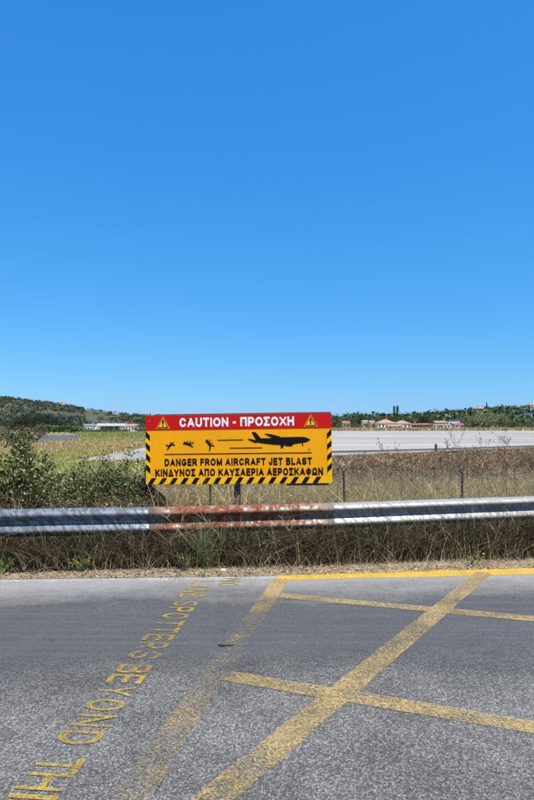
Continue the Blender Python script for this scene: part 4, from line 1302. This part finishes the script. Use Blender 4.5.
house('white and blue house right of the cream building', 449, 460, 427.5, 421, 419.6, 300, 'plaster', 'glass_blue', 'flat', 7, 3)
house('low shed with a bright red roof right of the cream building', 455, 464, 428, 425, 423.0, 280, 'plaster', 'red_panel', 'gable', 5, 2, door=False, name='shed', cat='shed')
house('brown walled long shed between the pink roofed houses and the cream building', 412, 432, 428.4, 424.8, 423.4, 292, 'brown_wall', 'tile_dull', 'gable', 6, 4, name='shed', cat='shed')
house('small house with a dull red roof, low in the dark trees nearest the sign', 343, 350, 428, 423.2, 421, 296, 'plaster_cream', 'tile_dull', 'gable', 6, 2)
house('pale narrow house low in the trees, left of the pink roofed houses', 363, 367.5, 428, 421.5, 420.4, 292, 'plaster_cream', 'plaster', 'flat', 5, 2)
house('pale square house in the trees, just left of the pink roofed houses', 370, 374.5, 428, 421.8, 420.8, 294, 'plaster_cream', 'plaster', 'flat', 5, 2)
house('large red roofed house on the ridge skyline at the right', 477, 487, 412, 408.6, 406.4, 495, 'plaster_cream', 'tile', 'hip', 9, 4)
house('red roofed house at the top right end of the ridge', 530, 542, 410, 404.8, 402.5, 500, 'plaster', 'tile', 'hip', 9, 3)
house('long white building with blue windows low at the right edge', 524, 550, 418, 414.2, 412.6, 400, 'plaster', 'glass_blue', 'flat', 8, 6)
house('small white house with a pink roof alone on top of the left hill', 57.5, 63, 407, 402.6, 400.8, 860, 'plaster', 'tile', 'hip', 8, 2)
house('ruined brown house halfway up the left hill', 40, 50, 413, 410.2, 408.6, 720, 'brown_wall', 'tile_dull', 'gable', 9, 3)
house('pale house on the lower right shoulder of the left hill', 112, 118, 416, 412.8, 411.6, 760, 'plaster', 'plaster_grey', 'flat', 8, 2)

# airport terminal under the hill
def terminal():
    Y = 330; s = Y/FPX
    def X(px): return (px-CX)*s
    def Z(py): return EYE-(py-HY)*s
    x0 = X(95)
    root = empty('terminal_building', (X(108), Y, 0)); tag(root, 'white airport building with a slanted strut and red pillars at the foot of the hill', 'building')
    def bx(name, p0, p1, q0, q1, y0, y1, mat):
        return MB().box((X(p0)-X(108), y0, Z(q1)), (X(p1)-X(108), y1, Z(q0))).build(name, M[mat], root)
    bx('wall', 99, 120, 426.0, 436, 1.0, 12, 'plaster')
    bx('roof', 98, 121, 423.4, 425.9, -2.5, 13, 'plaster')
    for a, b in ((100.5,103.5),(104.2,107.2),(107.9,111),(114.5,117.2)):
        bx('window', a, b, 426.4, 430.4, .8, 1.05, 'glass_blue')
    for a in (112, 118): bx('pillar', a, a+1.4, 426.0, 433, -1.6, -.6, 'red_panel')
    sx0, sz0, sx1, sz1 = X(94)-X(108), Z(431.5), X(100.2)-X(108), Z(424.2)
    v = []
    for y in (-2.4,-1.4):
        v += [(sx0-.5,y,sz0),(sx0+.5,y,sz0),(sx1+.5,y,sz1),(sx1-.5,y,sz1)]
    MB().add(v,[(0,1,2,3),(7,6,5,4),(0,4,5,1),(1,5,6,2),(2,6,7,3),(3,7,4,0)]).build('strut', M['plaster'], root)
    house('low grey flat roofed hall left of the white airport building', 84, 95.5, 432, 425.6, 424, 335, 'plaster_grey', 'plaster_grey', 'flat', 8, 4, name='building', cat='building')
    house('white and blue airport hall with a pink roof, nearest the left edge of the sign', 122.5, 136.5, 432, 426, 424, 335, 'plaster', 'tile', 'gable', 9, 5, name='building', cat='building')
terminal()
